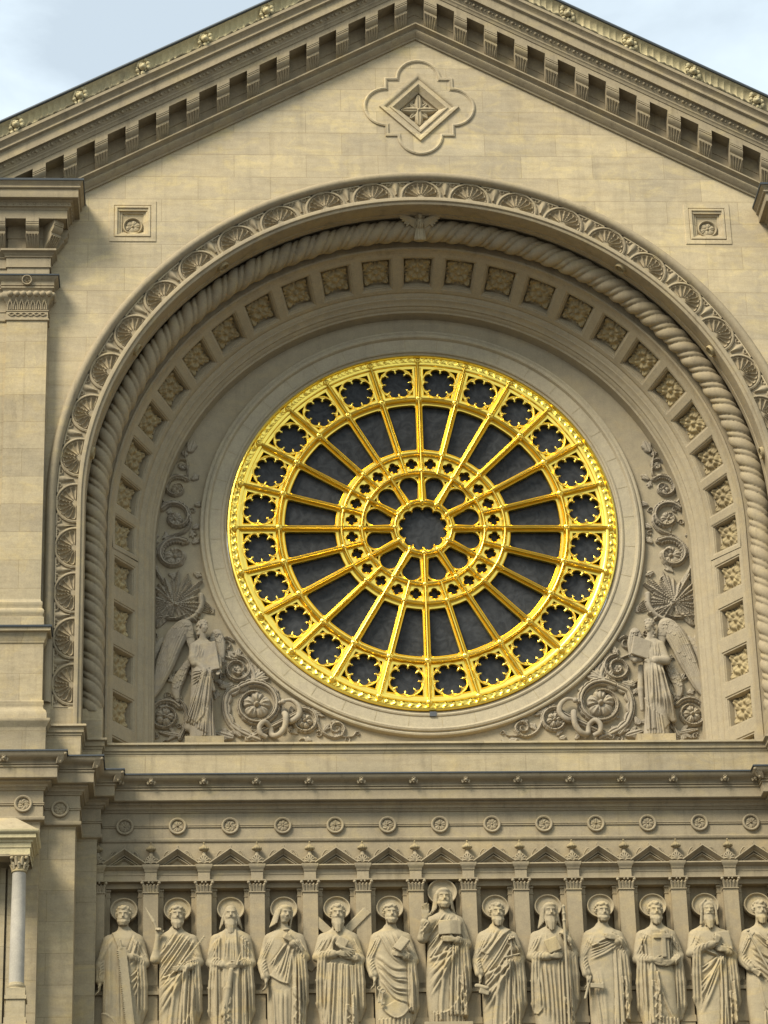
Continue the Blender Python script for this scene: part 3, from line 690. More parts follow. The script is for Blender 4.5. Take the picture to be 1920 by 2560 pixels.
for i in range(14):
    xc = (i-6.5)*SP; w_ = .145
    if pil0 is None:
        q = MB()
        q.box(-w_, w_, -1.60, -1.4, -10.42, -8.56)
        q.box(-w_-.02, w_+.02, -1.64, -1.4, -14, -10.62) if False else q.box(-w_, w_, -1.61, -1.4, -14, -10.63)
        q.box(-w_-.03, w_+.03, -1.66, -1.4, -10.62, -10.55)
        q.grid([[(x, y, z) for y, z in ((-1.60, -10.42), (-1.605, -10.42), (-1.66, -10.55))] for x in (-w_, w_)])
        q.grid([[(-w_, -1.4, -10.42), (-w_-.03, -1.4, -10.55)], [(-w_, -1.605, -10.42), (-w_-.03, -1.66, -10.55)], [(w_, -1.605, -10.42), (w_+.03, -1.66, -10.55)], [(w_, -1.4, -10.42), (w_+.03, -1.4, -10.55)]])
        q.box(-w_-.02, w_+.02, -1.63, -1.4, -11.25, -11.12)
        pil0 = q.obj('pilaster', 'niche', A, 30); o = pil0
        cq = MB()                                                       # small leafy capital
        cq.box(-w_-.012, w_+.012, -1.625, -1.4, -8.575, -8.555); cq.box(-w_-.035, w_+.035, -1.68, -1.4, -8.355, -8.33)
        for s_ in np.linspace(-1, 1, 5):
            cq.tube([(s_*w_*.85, -1.605, -8.55), (s_*w_*.9, -1.62, -8.48), (s_*(w_*1.0), -1.66, -8.42), (s_*(w_+.012), -1.675, -8.43)], [.022, .026, .024, .012], 7)
        for s_ in (-.75, -.25, .25, .75): cq.tube([(s_*w_, -1.605, -8.55), (s_*w_, -1.63, -8.46), (s_*w_, -1.655, -8.44)], [.02, .022, .012], 6)
        for s_ in (-1, 1): cq.ball((s_*(w_+.02), -1.66, -8.385), .034, 8, 6); cq.ball((s_*.035, -1.665, -8.375), .022, 6, 5)
        cap = cq.obj('capital', 'stone', pil0, 60)
    else:
        o = pil0.copy(); C.objects.link(o); o.parent = A; c2 = cap.copy(); C.objects.link(c2); c2.parent = o
    o.location = (xc, 0, 0)
# architrave with breaks over the pilasters
pth = [(-6.8, -1.58)]
q = MB()
sweep_h(q, [(-6.8, -1.58), (6.8, -1.58)], [(0.06, -8.02), (.10, -8.03), (.115, -8.045), (.115, -8.06), (.09, -8.07), (.06, -8.10), (.02, -8.11), (.012, -8.13), (.01, -8.205), (0, -8.21), (0, -8.325), (-.2, -8.33)])
q.box(-6.8, 6.8, -1.64, -1.4, -8.10, -8.03)
q.obj('architrave', 'stone', A)
b0 = None
for i in range(14):
    xc = (i-6.5)*SP
    if b0 is None:
        q = MB(); q.box(-.115, .115, -1.65, -1.5, -8.325, -8.16); sweep_h(q, [(-.115, -1.5), (-.115, -1.66), (.115, -1.66), (.115, -1.5)], [(0, -8.165), (.01, -8.15), (.015, -8.11), (.035, -8.09), (.05, -8.05), (.05, -8.02), (0, -8.01)])
        b0 = q.obj('console_block', 'stone', A); o = b0
        f = MB()                                                        # palmette, bust and cushion over each block
        for k in range(7):
            a = math.pi*k/6; f.tube([(0, -1.66, -7.99), (.045*math.cos(a), -1.69, -7.97+.05*math.sin(a)), (.10*math.cos(a), -1.67, -7.97+.125*math.sin(a))], [.012, .02, .016], 6)
        f.tube([(.105*math.cos(a), -1.66, -7.965+.13*math.sin(a)) for a in np.linspace(-.1, math.pi+.1, 16)], .014, 6)
        f.ball((0, -1.62, -7.83), .05, 9, 7, .8); f.ball((0, -1.60, -7.78), .04, 9, 7); f.ball((0, -1.59, -7.74), .032, 9, 7)
        f.ball((-.06, -1.59, -7.86), .028, 7, 5); f.ball((.06, -1.59, -7.86), .028, 7, 5)
        fo_ = f.obj('palmette', 'stone', b0, 60)
        f = MB()
        for k in range(11):
            a = k*2*math.pi/11; f.ball((.07*math.cos(a), -1.62+.05*math.sin(a), -7.685), .034, 7, 5)
        f.ball((0, -1.62, -7.675), .07, 10, 6); f.ball((0, -1.62, -7.56), .02, 6, 5); f.tube([(0, -1.6, -7.7), (0, -1.62, -7.56)], [.03, .012], 6)
        f2 = f.obj('tuft_finial', 'fleuron', b0, 60)
    else:
        o = b0.copy(); C.objects.link(o); o.parent = A
        for c_ in (fo_, f2): d = c_.copy(); C.objects.link(d); d.parent = o
    o.location = (xc, 0, 0)
p0 = None
for i in range(13):
    xc = (i-6)*SP
    if p0 is None:
        q = MB(); hw, hz_ = .415, .30
        prof = [(.0, -1.52), (0, -1.72), (-.022, -1.725), (-.03, -1.70), (-.055, -1.66), (-.075, -1.62), (-.08, -1.60), (-.105, -1.60), (-.11, -1.52)]
        rows = [[(sx_*hw, y, -8.0+h) for h, y in prof] if False else None for sx_ in ()]
        q.grid([[(x, y, -8.005+(hz_*(1-abs(x)/hw))+h*1.15+.02) for h, y in prof] for x in (-hw, 0, hw)])
        q.grid([[(x, y, -8.005+max(0, (hz_-.135)*(1-abs(x)/(hw-.16)))+h) for h, y in [(.0, -1.52), (0, -1.60), (-.02, -1.60), (-.025, -1.565), (-.04, -1.56), (-.045, -1.52)]] for x in (-hw+.18, 0, hw-.18)])
        q.box(-.018, .018, -1.68, -1.52, -7.70, -7.62); q.ball((0, -1.62, -7.635), .03, 7, 5)
        p0 = q.obj('pediment', 'stone', A, 35); o = p0
        f = MB()
        for s_ in (-1, 1):
            f.tube([(s_*x, -1.60, z) for x, z in bez([(.40, -7.955), (.30, -7.90), (.26, -7.80), (.20, -7.725), (.145, -7.735), (.15, -7.775), (.185, -7.77)], 6)], .016, 6)
            f.tube([(s_*x, -1.59, z) for x, z in bez([(.44, -7.93), (.45, -7.89), (.41, -7.875), (.385, -7.90)], 5)], .018, 6)
            f.ball((s_*.17, -1.6, -7.755), .022, 6, 5)
        sc = f.obj('scroll', 'stone', p0, 60)
    else:
        o = p0.copy(); C.objects.link(o); o.parent = A; d = sc.copy(); C.objects.link(d); d.parent = o
    o.location = (xc, 0, 0)

# ------------------------------------------------ aedicule with the pale column at the far left
T = thing('aedicule', 'small stone canopy over a dark opening at the far left', 'canopy')
q = MB()
pth = [(-13, -3.70), (-7.93, -3.70), (-7.93, -2.84)]
sweep_h(q, pth, [(.0, -8.47), (0, -8.34), (.015, -8.335), (.015, -8.30), (.02, -8.24), (.045, -8.235), (.05, -8.205), (.09, -8.18), (.11, -8.17), (.11, -8.10), (.13, -8.09), (.16, -8.05), (.16, -8.02), (.0, -7.94)])
q.obj('cornice', 'dirty', T)
q = MB(); q.add([(-13, -3.84, -8.015), (-7.79, -3.84, -8.015), (-7.79, -2.84, -8.015), (-8.25, -3.30, -7.60), (-8.25, -2.84, -7.60), (-13, -3.30, -7.60), (-13, -2.84, -7.60)], [(0, 1, 3, 5), (1, 2, 4, 3), (5, 3, 4, 6)]); q.obj('roof', 'pier', T)
q = MB(); q.box(-13, -7.93, -3.70, -3.35, -8.50, -8.465); q.obj('soffit', 'stone', T)
q = MB(); q.box(-8.52, -8.42, -3.0, -2.8, -14, -8.5); q.box(-8.38, -8.30, -2.96, -2.8, -14, -8.5); q.box(-13, -8.62, -2.93, -2.83, -14, -8.5); q.obj('door_frame', 'pier', T)
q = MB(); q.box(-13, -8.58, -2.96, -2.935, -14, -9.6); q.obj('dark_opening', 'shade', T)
cx, cy = -8.13, -3.55
T = thing('column', 'pale round column with leafy capital on a square pedestal', 'column', (cx, cy, -11.0))
def lath(prof, n_=40):
    q = MB(); q.grid([[(r_*math.cos(2*math.pi*i/n_), r_*math.sin(2*math.pi*i/n_), z+11.0) for r_, z in prof] for i in range(n_+1)]); return q
lath([(.142, -10.93), (.140, -10.5), (.137, -9.8), (.128, -8.80), (.133, -8.79)]).obj('shaft', 'pale', T)
lath([(.128, -8.80), (.148, -8.785), (.150, -8.765), (.14, -8.75), (.125, -8.745), (.12, -8.70), (.135, -8.55), (.16, -8.50)]).obj('capital_bell', 'fleuron', T)
q = MB()
for lvl, n_, z0, hh, r_ in ((0, 8, 2.26, .11, .125), (1, 8, 2.33, .15, .13)):
    for k in range(n_):
        a = 2*math.pi*(k+.5*lvl)/n_; ca, sa = math.cos(a), math.sin(a)
        q.tube([(r_*ca, r_*sa, z0), ((r_+.012)*ca, (r_+.012)*sa, z0+hh*.6), ((r_+.045)*ca, (r_+.045)*sa, z0+hh), ((r_+.06)*ca, (r_+.06)*sa, z0+hh-.02)], [.028, .034, .026, .012], 7)
for k in range(4):
    a = math.pi/4+k*math.pi/2; q.ball((.19*math.cos(a), .19*math.sin(a), 2.47), .04, 8, 6)
q.box(-.17, .17, -.17, .17, 2.505, 2.53)
q.obj('capital_leaves', 'statue', T, 60)
q = MB(); q.grid([[(r_*math.cos(2*math.pi*i/32), r_*math.sin(2*math.pi*i/32), z+11.0) for r_, z in [(.142, -10.93), (.150, -10.945), (.148, -10.965), (.172, -10.98), (.172, -11.01), (.16, -11.03), (.17, -11.06)]] for i in range(33)])
q.box(-.175, .175, -.175, .175, -.20, -.055); q.box(-.20, .20, -.20, .20, -.27, -.20); q.box(-.175, .175, -.175, .175, -.62, -.27)
q.box(-.205, .205, -.205, .205, -.75, -.62); q.box(-.24, .24, -.24, .24, -3.5, -.75); q.obj('pedestal', 'pier', T)

# small bird high in the sky at the left
q = MB(); q.ball((0, 0, 0), .10, 8, 6); q.tube([(-.55, 0, .16), (-.2, 0, .1), (0, 0, 0), (.2, 0, .12), (.5, 0, .05)], [.02, .07, .09, .07, .02], 6)
o = q.obj('bird', 'bird'); o.location = (-16.4, 30, 25.8); tag(o, 'tiny dark bird flying in the pale sky', 'bird')
# ------------------------------------------------ gilded rose window
RW = thing('rose_window', 'large round window with gilded spokes and flower shaped openings', 'rose window', (0, 0, 0))
def pol(r_, a): return (r_*math.sin(a), r_*math.cos(a))           # angle from the top, clockwise
D = math.pi/12
q = MB(); lathe(q, [(4.17, .12), (4.17, .01), (4.155, -.02), (4.12, -.03), (4.10, .0), (4.09, .02), (4.06, .03), (3.985, .03), (3.975, .0), (3.96, .005), (3.95, .03), (3.93, .05), (3.93, .13)], 192)
q.obj('rim', 'gold', RW)
# leafy band on the rim
Na = 24*40; U = np.linspace(0, 2*math.pi, Na+1); Vv = np.linspace(0, 1, 9); uu, vv = np.meshgrid(U, Vv, indexing='ij')
wv_ = uu*144
H = .032*np.clip(np.sin(wv_+np.sin(vv*3.1)*1.6)*.7+.4*np.sin(wv_*2.3+vv*6), -.4, 1)*np.sin(vv*math.pi)**.5
relief('leaf_band', U, Vv, H, lambda a, b2, h: ((3.99+.105*b2)*np.sin(a), .012-h, (3.99+.105*b2)*np.cos(a)), 'gold', RW, 60)
def bar(mb, ra_, rb_, ang, wf=.10, wb=.040, y=0.0):
    """radial bar: flat band with a raised round bead"""
    prof = [(-wf, y+.10), (-wf, y+.030), (-wf+.014, y+.020), (-wb-.006, y+.034), (-wb, y+.0), (-wb*.92, y-.050), (-wb*.5, y-.075), (0, y-.083), (wb*.5, y-.075), (wb*.92, y-.050), (wb, y+.0), (wb+.006, y+.034), (wf-.014, y+.020), (wf, y+.030), (wf, y+.10)]
    s_, c_ = math.sin(ang), math.cos(ang)
    mb.grid([[(r_*s_+u_*c_, yy, r_*c_-u_*s_) for u_, yy in prof] for r_ in np.linspace(ra_, rb_, 3)])
def ringp(mb, r0, wf=.10, wb=.038, y=0.0, n_=144):
    lathe(mb, [(r0-wf, y+.10), (r0-wf, y+.036), (r0-wf+.022, y+.017), (r0-wb-.006, y+.034), (r0-wb, y+.0), (r0-wb*.92, y-.046), (r0-wb*.5, y-.070), (r0, y-.078), (r0+wb*.5, y-.070), (r0+wb*.92, y-.046), (r0+wb, y+.0), (r0+wb+.006, y+.034), (r0+wf-.022, y+.017), (r0+wf, y+.036), (r0+wf, y+.10)], n_)
for i in range(24):
    q = MB(); bar(q, (.64 if i % 2 == 0 else 1.30), 3.98, i*D, .070, .034); q.obj('spoke', 'gold', RW)
for r0, wf in ((3.07, .075), (1.745, .062), (1.31, .060), (.605, .060)):
    q = MB(); ringp(q, r0, wf, .034); q.obj('ring', 'gold', RW)
q = MB(); lathe(q, [(3.99, .0), (3.97, -.03), (3.94, -.035), (3.91, -.02), (3.90, .02), (3.85, .03), (3.83, .10)], 192); q.obj('ring', 'gold', RW)
def boss(r0, a, s=1.0, me=None):
    if me is None:
        q = MB(); lathe(q, [(.0, -.115), (.018, -.112), (.030, -.10), (.034, -.085), (.05, -.082), (.062, -.07), (.066, -.05), (.055, -.035), (.07, -.03), (.078, -.015), (.078, .03)], 16)
        o = q.obj('boss', 'gold', RW, 50)
    else: o = mesh_obj('boss', None, None, None, RW, me=me)
    x, z = pol(r0, a); o.location = (x, 0, z); o.scale = (s, 1, s); return o
b0 = boss(4.0, 0)
for i in range(24):
    if i: boss(4.0, i*D, 1, b0.data)
    boss(3.07, i*D, 1.1, b0.data)
    boss(1.755 if i % 2 else 1.33, i*D, .86, b0.data)
    if i % 2 == 0: boss(.60, i*D, .8, b0.data)
def foil(cx, cz, n_, rc, rl, rot, k=9, cusp=.0):
    """outline of an n-lobed opening: lobe centres on radius rc, lobe radius rl"""
    pts = []
    half = math.pi/n_
    # lobes meet where circles cross on the bisector
    d = rc*math.sin(half); t = math.asin(min(.999, d/rl)); 
    inner = rc*math.cos(half)-math.sqrt(max(0, rl*rl-d*d))
    for i in range(n_):
        a = rot+2*half*i; c0, c1 = cx+rc*math.cos(a), cz+rc*math.sin(a)
        amax = math.pi/2+half-.0
        e = math.atan2(math.sqrt(max(1e-9, rl*rl-(rc*math.sin(half))**2)), rc*math.sin(half))
        am = math.pi/2+half-e if True else 0
        am = math.pi-math.acos(min(1, max(-1, (rc*rc+rl*rl-(rc*math.cos(half)+math.sqrt(max(0, rl*rl-d*d)))**2)/(2*rc*rl))))*1.0
        am = math.acos(min(1, max(-1, ((rc*math.cos(half)+math.sqrt(max(0, rl*rl-d*d)))**2-rc*rc-rl*rl)/(2*rc*rl))))
        for j in range(k): tt = -am+2*am*j/(k-1); pts.append((c0+rl*math.cos(a+tt), c1+rl*math.sin(a+tt)))
    return pts
def sector(r0, r1, a0, a1, inset, k=8):
    """loop of a ring sector shrunk by inset"""
    r0 += inset; r1 -= inset
    o_ = [pol(r1, a0+inset/r1+(a1-a0-2*inset/r1)*j/k) for j in range(k+1)]
    i_ = [pol(r0, a0+inset/r0+(a1-a0-2*inset/r0)*j/k) for j in range(k, -1, -1)]
    return o_+i_
def inner_fillet(loop, rr):                                      # round the corners of a loop
    P = [Vector(p) for p in loop]; out_ = []; n_ = len(P)
    for i in range(n_):
        a, p, b2 = P[i-1], P[i], P[(i+1) % n_]
        d1 = (a-p); d2 = (b2-p)
        if d1.angle(d2, math.pi) > 2.5: out_.append(tuple(p)); continue
        l1, l2 = min(rr, d1.length*.9), min(rr, d2.length*.9); s_, e_ = p+d1.normalized()*l1, p+d2.normalized()*l2
        for t in np.linspace(0, 1, 6): out_.append(tuple(s_*(1-t)**2+p*2*t*(1-t)+e_*t*t))
    return out_
def cell(name, loopo, holes, y0, y1, rimw=.016):
    q = MB(); V, F = plate(loopo, holes, y0, y1); q.add(V, F)
    for h in holes:                                               # raised bead round every opening
        ar = sum(a[0]*b2[1]-b2[0]*a[1] for a, b2 in zip(h, h[1:]+h[:1]))/2
        hh = h if ar > 0 else h[::-1]
        n_ = len(hh); rows = []
        for i in range(n_+1):
            p, a, b2 = Vector(hh[i % n_]), Vector(hh[(i-1) % n_]), Vector(hh[(i+1) % n_])
            t = (b2-a).normalized(); o_ = Vector((t.y, -t.x))
            rows.append([(p.x+o_.x*d, y, p.y+o_.y*d) for d, y in ((-.001, y0+.03), (-.001, y0-.004), (rimw*.4, y0-.022), (rimw*1.2, y0-.012), (rimw*1.6, y0+.003))])
        q.grid(rows)
    return q.obj(name, 'gold', RW, 45)
# outer ring of octofoil cells
ri, ro = 3.14, 3.90; a0, a1 = 0, D; am = D/2; rc_ = 3.50
cx, cz = pol(rc_, am)
fo = foil(cx, cz, 8, .240, .106, math.pi/2-am+math.pi/8, 9)
tri = []
for sr, sa in ((1, -1), (1, 1), (-1, -1), (-1, 1)):
    rr_ = (ro-.075 if sr > 0 else ri+.07); wa = D/2-.125/rr_
    c = pol(rr_, am+sa*wa); c1 = pol(rr_, am+sa*(wa-(.17 if sr > 0 else .10)/rr_)); c2 = pol(rr_-sr*(.14 if sr > 0 else .085), am+sa*(D/2-.125/(rr_-sr*.12)))
    tri.append([c, c1, tuple((Vector(c1)+Vector(c2))/2*.72+Vector(c)*.28), c2])
cell0 = cell('octofoil_tracery', sector(ri, ro, a0, a1, .0), [fo]+tri, .030, .11)
for i in range(1, 24): s = cell0.copy(); C.objects.link(s); s.parent = RW; s.rotation_euler = (0, i*D, 0)
# circular bead round every octofoil
q = MB()
pts = [(cx+.372*math.cos(t), .022, cz+.372*math.sin(t)) for t in np.linspace(0, 2*math.pi, 41)]
q.tube(pts, .012, 6, False); c0 = q.obj('circle_bead', 'gold', RW)
for i in range(1, 24): s = c0.copy(); C.objects.link(s); s.parent = RW; s.rotation_euler = (0, i*D, 0)
# pointed cusps at the foil joints
q = MB()
for k in range(8):
    a = math.pi/2-am+k*math.pi/4
    P = lambda r_, t, y: (cx+r_*math.cos(a)-t*math.sin(a), y, cz+r_*math.sin(a)+t*math.cos(a))
    q.tube([P(.335, 0, .02), P(.275, 0, .012), P(.232, 0, .020)], [.018, .016, .003], 6)
    for s_ in (-1, 1): q.tube([P(.285, 0, .015), P(.262, s_*.018, .013), P(.262, s_*.030, .018)], [.010, .009, .003], 5)
c0 = q.obj('cusp_leaves', 'gold', RW, 60)
for i in range(1, 24): s = c0.copy(); C.objects.link(s); s.parent = RW; s.rotation_euler = (0, i*D, 0)
# quatrefoil ring
cx, cz = pol(1.53, am)
fo = foil(cx, cz, 4, .066, .057, math.pi/2-am, 9)
cellq = cell('quatrefoil_tracery', sector(1.36, 1.69, 0, D, 0), [fo], .030, .11, .012)
for i in range(1, 24): s = cellq.copy(); C.objects.link(s); s.parent = RW; s.rotation_euler = (0, i*D, 0)
# long wedge lights: rounded frame
lo = sector(1.78, 3.03, 0, D, 0); li = inner_fillet(sector(1.80, 3.02, 0, D, .078), .07)
c0 = cell('wedge_frame', lo, [li], .045, .11, .016)
for i in range(1, 24): s = c0.copy(); C.objects.link(s); s.parent = RW; s.rotation_euler = (0, i*D, 0)
# inner petals: twelve round-headed lights
lo = sector(.64, 1.28, 0, 2*D, 0)
ac = D; rh = .195; rcc = 1.04
arc = []
for t in np.linspace(-math.pi/2, math.pi/2, 13):
    u_, w_ = rh*math.sin(t), rcc+rh*math.cos(t)
    arc.append((w_*math.sin(ac)+u_*math.cos(ac), w_*math.cos(ac)-u_*math.sin(ac)))
bt = []
for u_ in (.085, -.085): w_ = .70; bt.append((w_*math.sin(ac)+u_*math.cos(ac), w_*math.cos(ac)-u_*math.sin(ac)))
li = inner_fillet(arc+bt, .03)
tr2 = [[pol(1.215, ac+sg*.235), pol(1.215, ac+sg*.15), pol(1.15, ac+sg*.225)] for sg in (-1, 1)]
c0 = cell('petal_frame', lo, [li]+tr2, .045, .11, .016)
for i in range(1, 12): s = c0.copy(); C.objects.link(s); s.parent = RW; s.rotation_euler = (0, i*2*D, 0)
# twelve-foil hub
fo = foil(0, 0, 12, .405, .112, math.pi/2+math.pi/12, 8)
cell('hub_tracery', [pol(.60, 2*math.pi*i/48) for i in range(48)], [fo], .028, .11, .018)
q = MB(); q.add([pol(4.16, 2*math.pi*i/96)[:1]+(.14,)+pol(4.16, 2*math.pi*i/96)[1:] for i in range(96)], [tuple(range(96))]); q.add([pol(4.16, 2*math.pi*i/96)[:1]+(.17,)+pol(4.16, 2*math.pi*i/96)[1:] for i in range(96)], [tuple(range(96))])
q.obj('glass', 'glass', RW)
# dark brown sheets whose colour supplies the recess darkness of the small corner openings
for r0, r1, w_ in ((3.80, 3.90, .24), (3.14, 3.24, .2)):
    q = MB(); q.add([(u_, .105, r_) for r_, u_ in ((r0, -w_), (r1, -w_), (r1, w_), (r0, w_))], [(0, 1, 2, 3)]); c0 = q.obj('corner_backing', 'dark', RW)
    for i in range(1, 24): s = c0.copy(); C.objects.link(s); s.parent = RW; s.rotation_euler = (0, i*D, 0)
q = MB(); q.box(-.06+.06, .14, -.04, .05, -4.30, -4.20); o = q.obj('metal_bracket', 'slate'); tag(o, 'small grey bracket at the foot of the gilded window', 'bracket')
# ------------------------------------------------ carving tool: blend volumes on a grid, then skin them into ONE mesh
class Carve:
    """axes: x right, d towards the viewer (= -y), z up"""
    def __init__(s, b, h):
        (x0, x1), (d0, d1), (z0, z1) = b; s.h = h
        s.x = np.arange(x0, x1+h, h, dtype=np.float32); s.d = np.arange(d0, d1+h, h, dtype=np.float32); s.z = np.arange(z0, z1+h, h, dtype=np.float32)
        s.D = np.full((len(s.x), len(s.d), len(s.z)), .3, np.float32)
    def sl(s, lo, hi):
        r_ = []
        for ax, a, b_ in zip((s.x, s.d, s.z), lo, hi):
            i = max(0, int((a-ax[0])/s.h)-1); j = min(len(ax), int((b_-ax[0])/s.h)+2)
            if j <= i: return None
            r_.append(slice(i, j))
        return tuple(r_)
    def put(s, lo, hi, fn, k=.02, sub=False):
        m_ = max(k, .02)+s.h
        q = s.sl([a-m_ for a in lo], [b_+m_ for b_ in hi])
        if q is None: return
        X, Y, Z = s.x[q[0]][:, None, None], s.d[q[1]][None, :, None], s.z[q[2]][None, None, :]
        f = fn(X, Y, Z); D_ = s.D[q]
        if sub:
            h = np.clip(.5-.5*(D_+f)/k, 0, 1); s.D[q] = D_*(1-h)-f*h+k*h*(1-h)
        else:
            h = np.clip(.5+.5*(f-D_)/k, 0, 1); s.D[q] = f*(1-h)+D_*h-k*h*(1-h)
    def ell(s, c, r_, k=.02, sub=False, yaw=0, roll=0):
        R_ = max(r_)
        cy, sy, cr_, sr = math.cos(yaw), math.sin(yaw), math.cos(roll), math.sin(roll)
        def fn(X, Y, Z):
            a, b_, c_ = X-c[0], Y-c[1], Z-c[2]
            a, b_ = a*cy-b_*sy, a*sy+b_*cy
            a, c_ = a*cr_+c_*sr, -a*sr+c_*cr_
            k0 = np.sqrt((a/r_[0])**2+(b_/r_[1])**2+(c_/r_[2])**2); k1 = np.sqrt((a/r_[0]**2)**2+(b_/r_[1]**2)**2+(c_/r_[2]**2)**2)+1e-6
            return k0*(k0-1)/k1
        s.put([v-R_ for v in c], [v+R_ for v in c], fn, k, sub)
    def cap(s, a, b_, ra_, rb_=None, k=.02, sub=False, fl=1.0):
        """tapered capsule; fl > 1 flattens it in depth"""
        rb_ = ra_ if rb_ is None else rb_; R_ = max(ra_, rb_)
        ba = [b_[i]-a[i] for i in range(3)]; l2 = ba[0]**2+(ba[1])**2+ba[2]**2+1e-9
        def fn(X, Y, Z):
            t = np.clip(((X-a[0])*ba[0]+(Y-a[1])*ba[1]+(Z-a[2])*ba[2])/l2, 0, 1)
            return np.sqrt((X-a[0]-t*ba[0])**2+((Y-a[1]-t*ba[1])*fl)**2+(Z-a[2]-t*ba[2])**2)-(ra_+(rb_-ra_)*t)
        s.put([min(a[i], b_[i])-R_ for i in range(3)], [max(a[i], b_[i])+R_ for i in range(3)], fn, k, sub)
    def chain(s, P, rad, k=.02, fl=1.0):
        rad = rad if hasattr(rad, '__len__') else [rad]*len(P)
        for i in range(len(P)-1): s.cap(P[i], P[i+1], rad[i], rad[i+1], k, False, fl)
    def box(s, c, hf, roll=0, pitch=0, yaw=0, rnd=.008, k=.01, sub=False):
        Mr = Matrix.Rotation(roll, 3, 'Y') @ Matrix.Rotation(pitch, 3, 'X') @ Matrix.Rotation(yaw, 3, 'Z'); A_ = np.array(Mr)
        R_ = math.sqrt(sum(v*v for v in hf))
        def fn(X, Y, Z):
            p = [X-c[0], Y-c[1], Z-c[2]]
            q = [np.abs(A_[0][i]*p[0]+A_[1][i]*p[1]+A_[2][i]*p[2])-hf[i]+rnd for i in range(3)]
            return np.sqrt(sum(np.maximum(v, 0)**2 for v in q))+np.minimum(np.maximum(np.maximum(q[0], q[1]), q[2]), 0)-rnd
        s.put([v-R_ for v in c], [v+R_ for v in c], fn, k, sub)
    def emboss(s, H, d0=-9, soft=.04):
        """push the front-facing surface towards the viewer by H(x, z)"""
        w_ = np.clip((s.d-d0)/soft, 0, 1)[None, :, None]
        s.D -= (H[:, None, :]*w_).astype(np.float32)
    def XZ(s): return np.meshgrid(s.x, s.z, indexing='ij')
    def mesh(s):
        D_ = s.D; D_[0] = D_[-1] = .1; D_[:, 0] = D_[:, -1] = .1; D_[:, :, 0] = D_[:, :, -1] = .1
        S = D_ < 0; nx, ny, nz = D_.shape
        c = np.zeros((nx-1, ny-1, nz-1), np.int8)
        for i in (0, 1):
            for j in (0, 1):
                for k in (0, 1): c += S[i:nx-1+i, j:ny-1+j, k:nz-1+k]
        act = (c > 0) & (c < 8); I = np.argwhere(act); idx = np.full(act.shape, -1, np.int64); idx[act] = np.arange(len(I))
        acc = np.zeros((len(I), 3)); cnt = np.zeros(len(I))
        corners = [(i, j, k) for i in (0, 1) for j in (0, 1) for k in (0, 1)]
        val = {q: D_[I[:, 0]+q[0], I[:, 1]+q[1], I[:, 2]+q[2]] for q in corners}
        for a in corners:
            for ax in range(3):
                if a[ax]: continue
                b_ = tuple(1 if t == ax else a[t] for t in range(3))
                va, vb = val[a], val[b_]; mk = (va < 0) != (vb < 0)
                t = np.where(mk, va/(va-vb+1e-12), 0)
                for q in range(3): acc[:, q] += np.where(mk, a[q]+(t if q == ax else 0), 0)
                cnt += mk
        P = (I+acc/cnt[:, None])*s.h; P[:, 0] += s.x[0]; P[:, 1] += s.d[0]; P[:, 2] += s.z[0]
        F = []
        for ax in range(3):
            o1, o2 = [(1, 2), (2, 0), (0, 1)][ax]
            sh = [slice(None)]*3; sh[ax] = slice(0, -1); sh2 = [slice(None)]*3; sh2[ax] = slice(1, None)
            e = S[tuple(sh)] != S[tuple(sh2)]; E_ = np.argwhere(e)
            E_ = E_[(E_[:, o1] > 0) & (E_[:, o2] > 0) & (E_[:, o1] < D_.shape[o1]-1) & (E_[:, o2] < D_.shape[o2]-1)]
            def at(a, b_):
                G = E_.copy(); G[:, o1] -= a; G[:, o2] -= b_; return idx[G[:, 0], G[:, 1], G[:, 2]]
            Q = np.stack([at(0, 0), at(1, 0), at(1, 1), at(0, 1)], -1)
            fl = S[E_[:, 0], E_[:, 1], E_[:, 2]]; Q[~fl] = Q[~fl][:, ::-1]; F.append(Q)
        F = np.concatenate(F); F = F[(F >= 0).all(1)]
        V = np.stack([P[:, 0], -P[:, 1], P[:, 2]], -1)
        return V, F[:, ::-1]
    def obj(s, name, mat, parent=None, loc=None, ang=0):
        V, F = s.mesh(); o = mesh_obj(name, V, F, mat, parent, ang)
        if loc is not None: o.location = loc
        return o

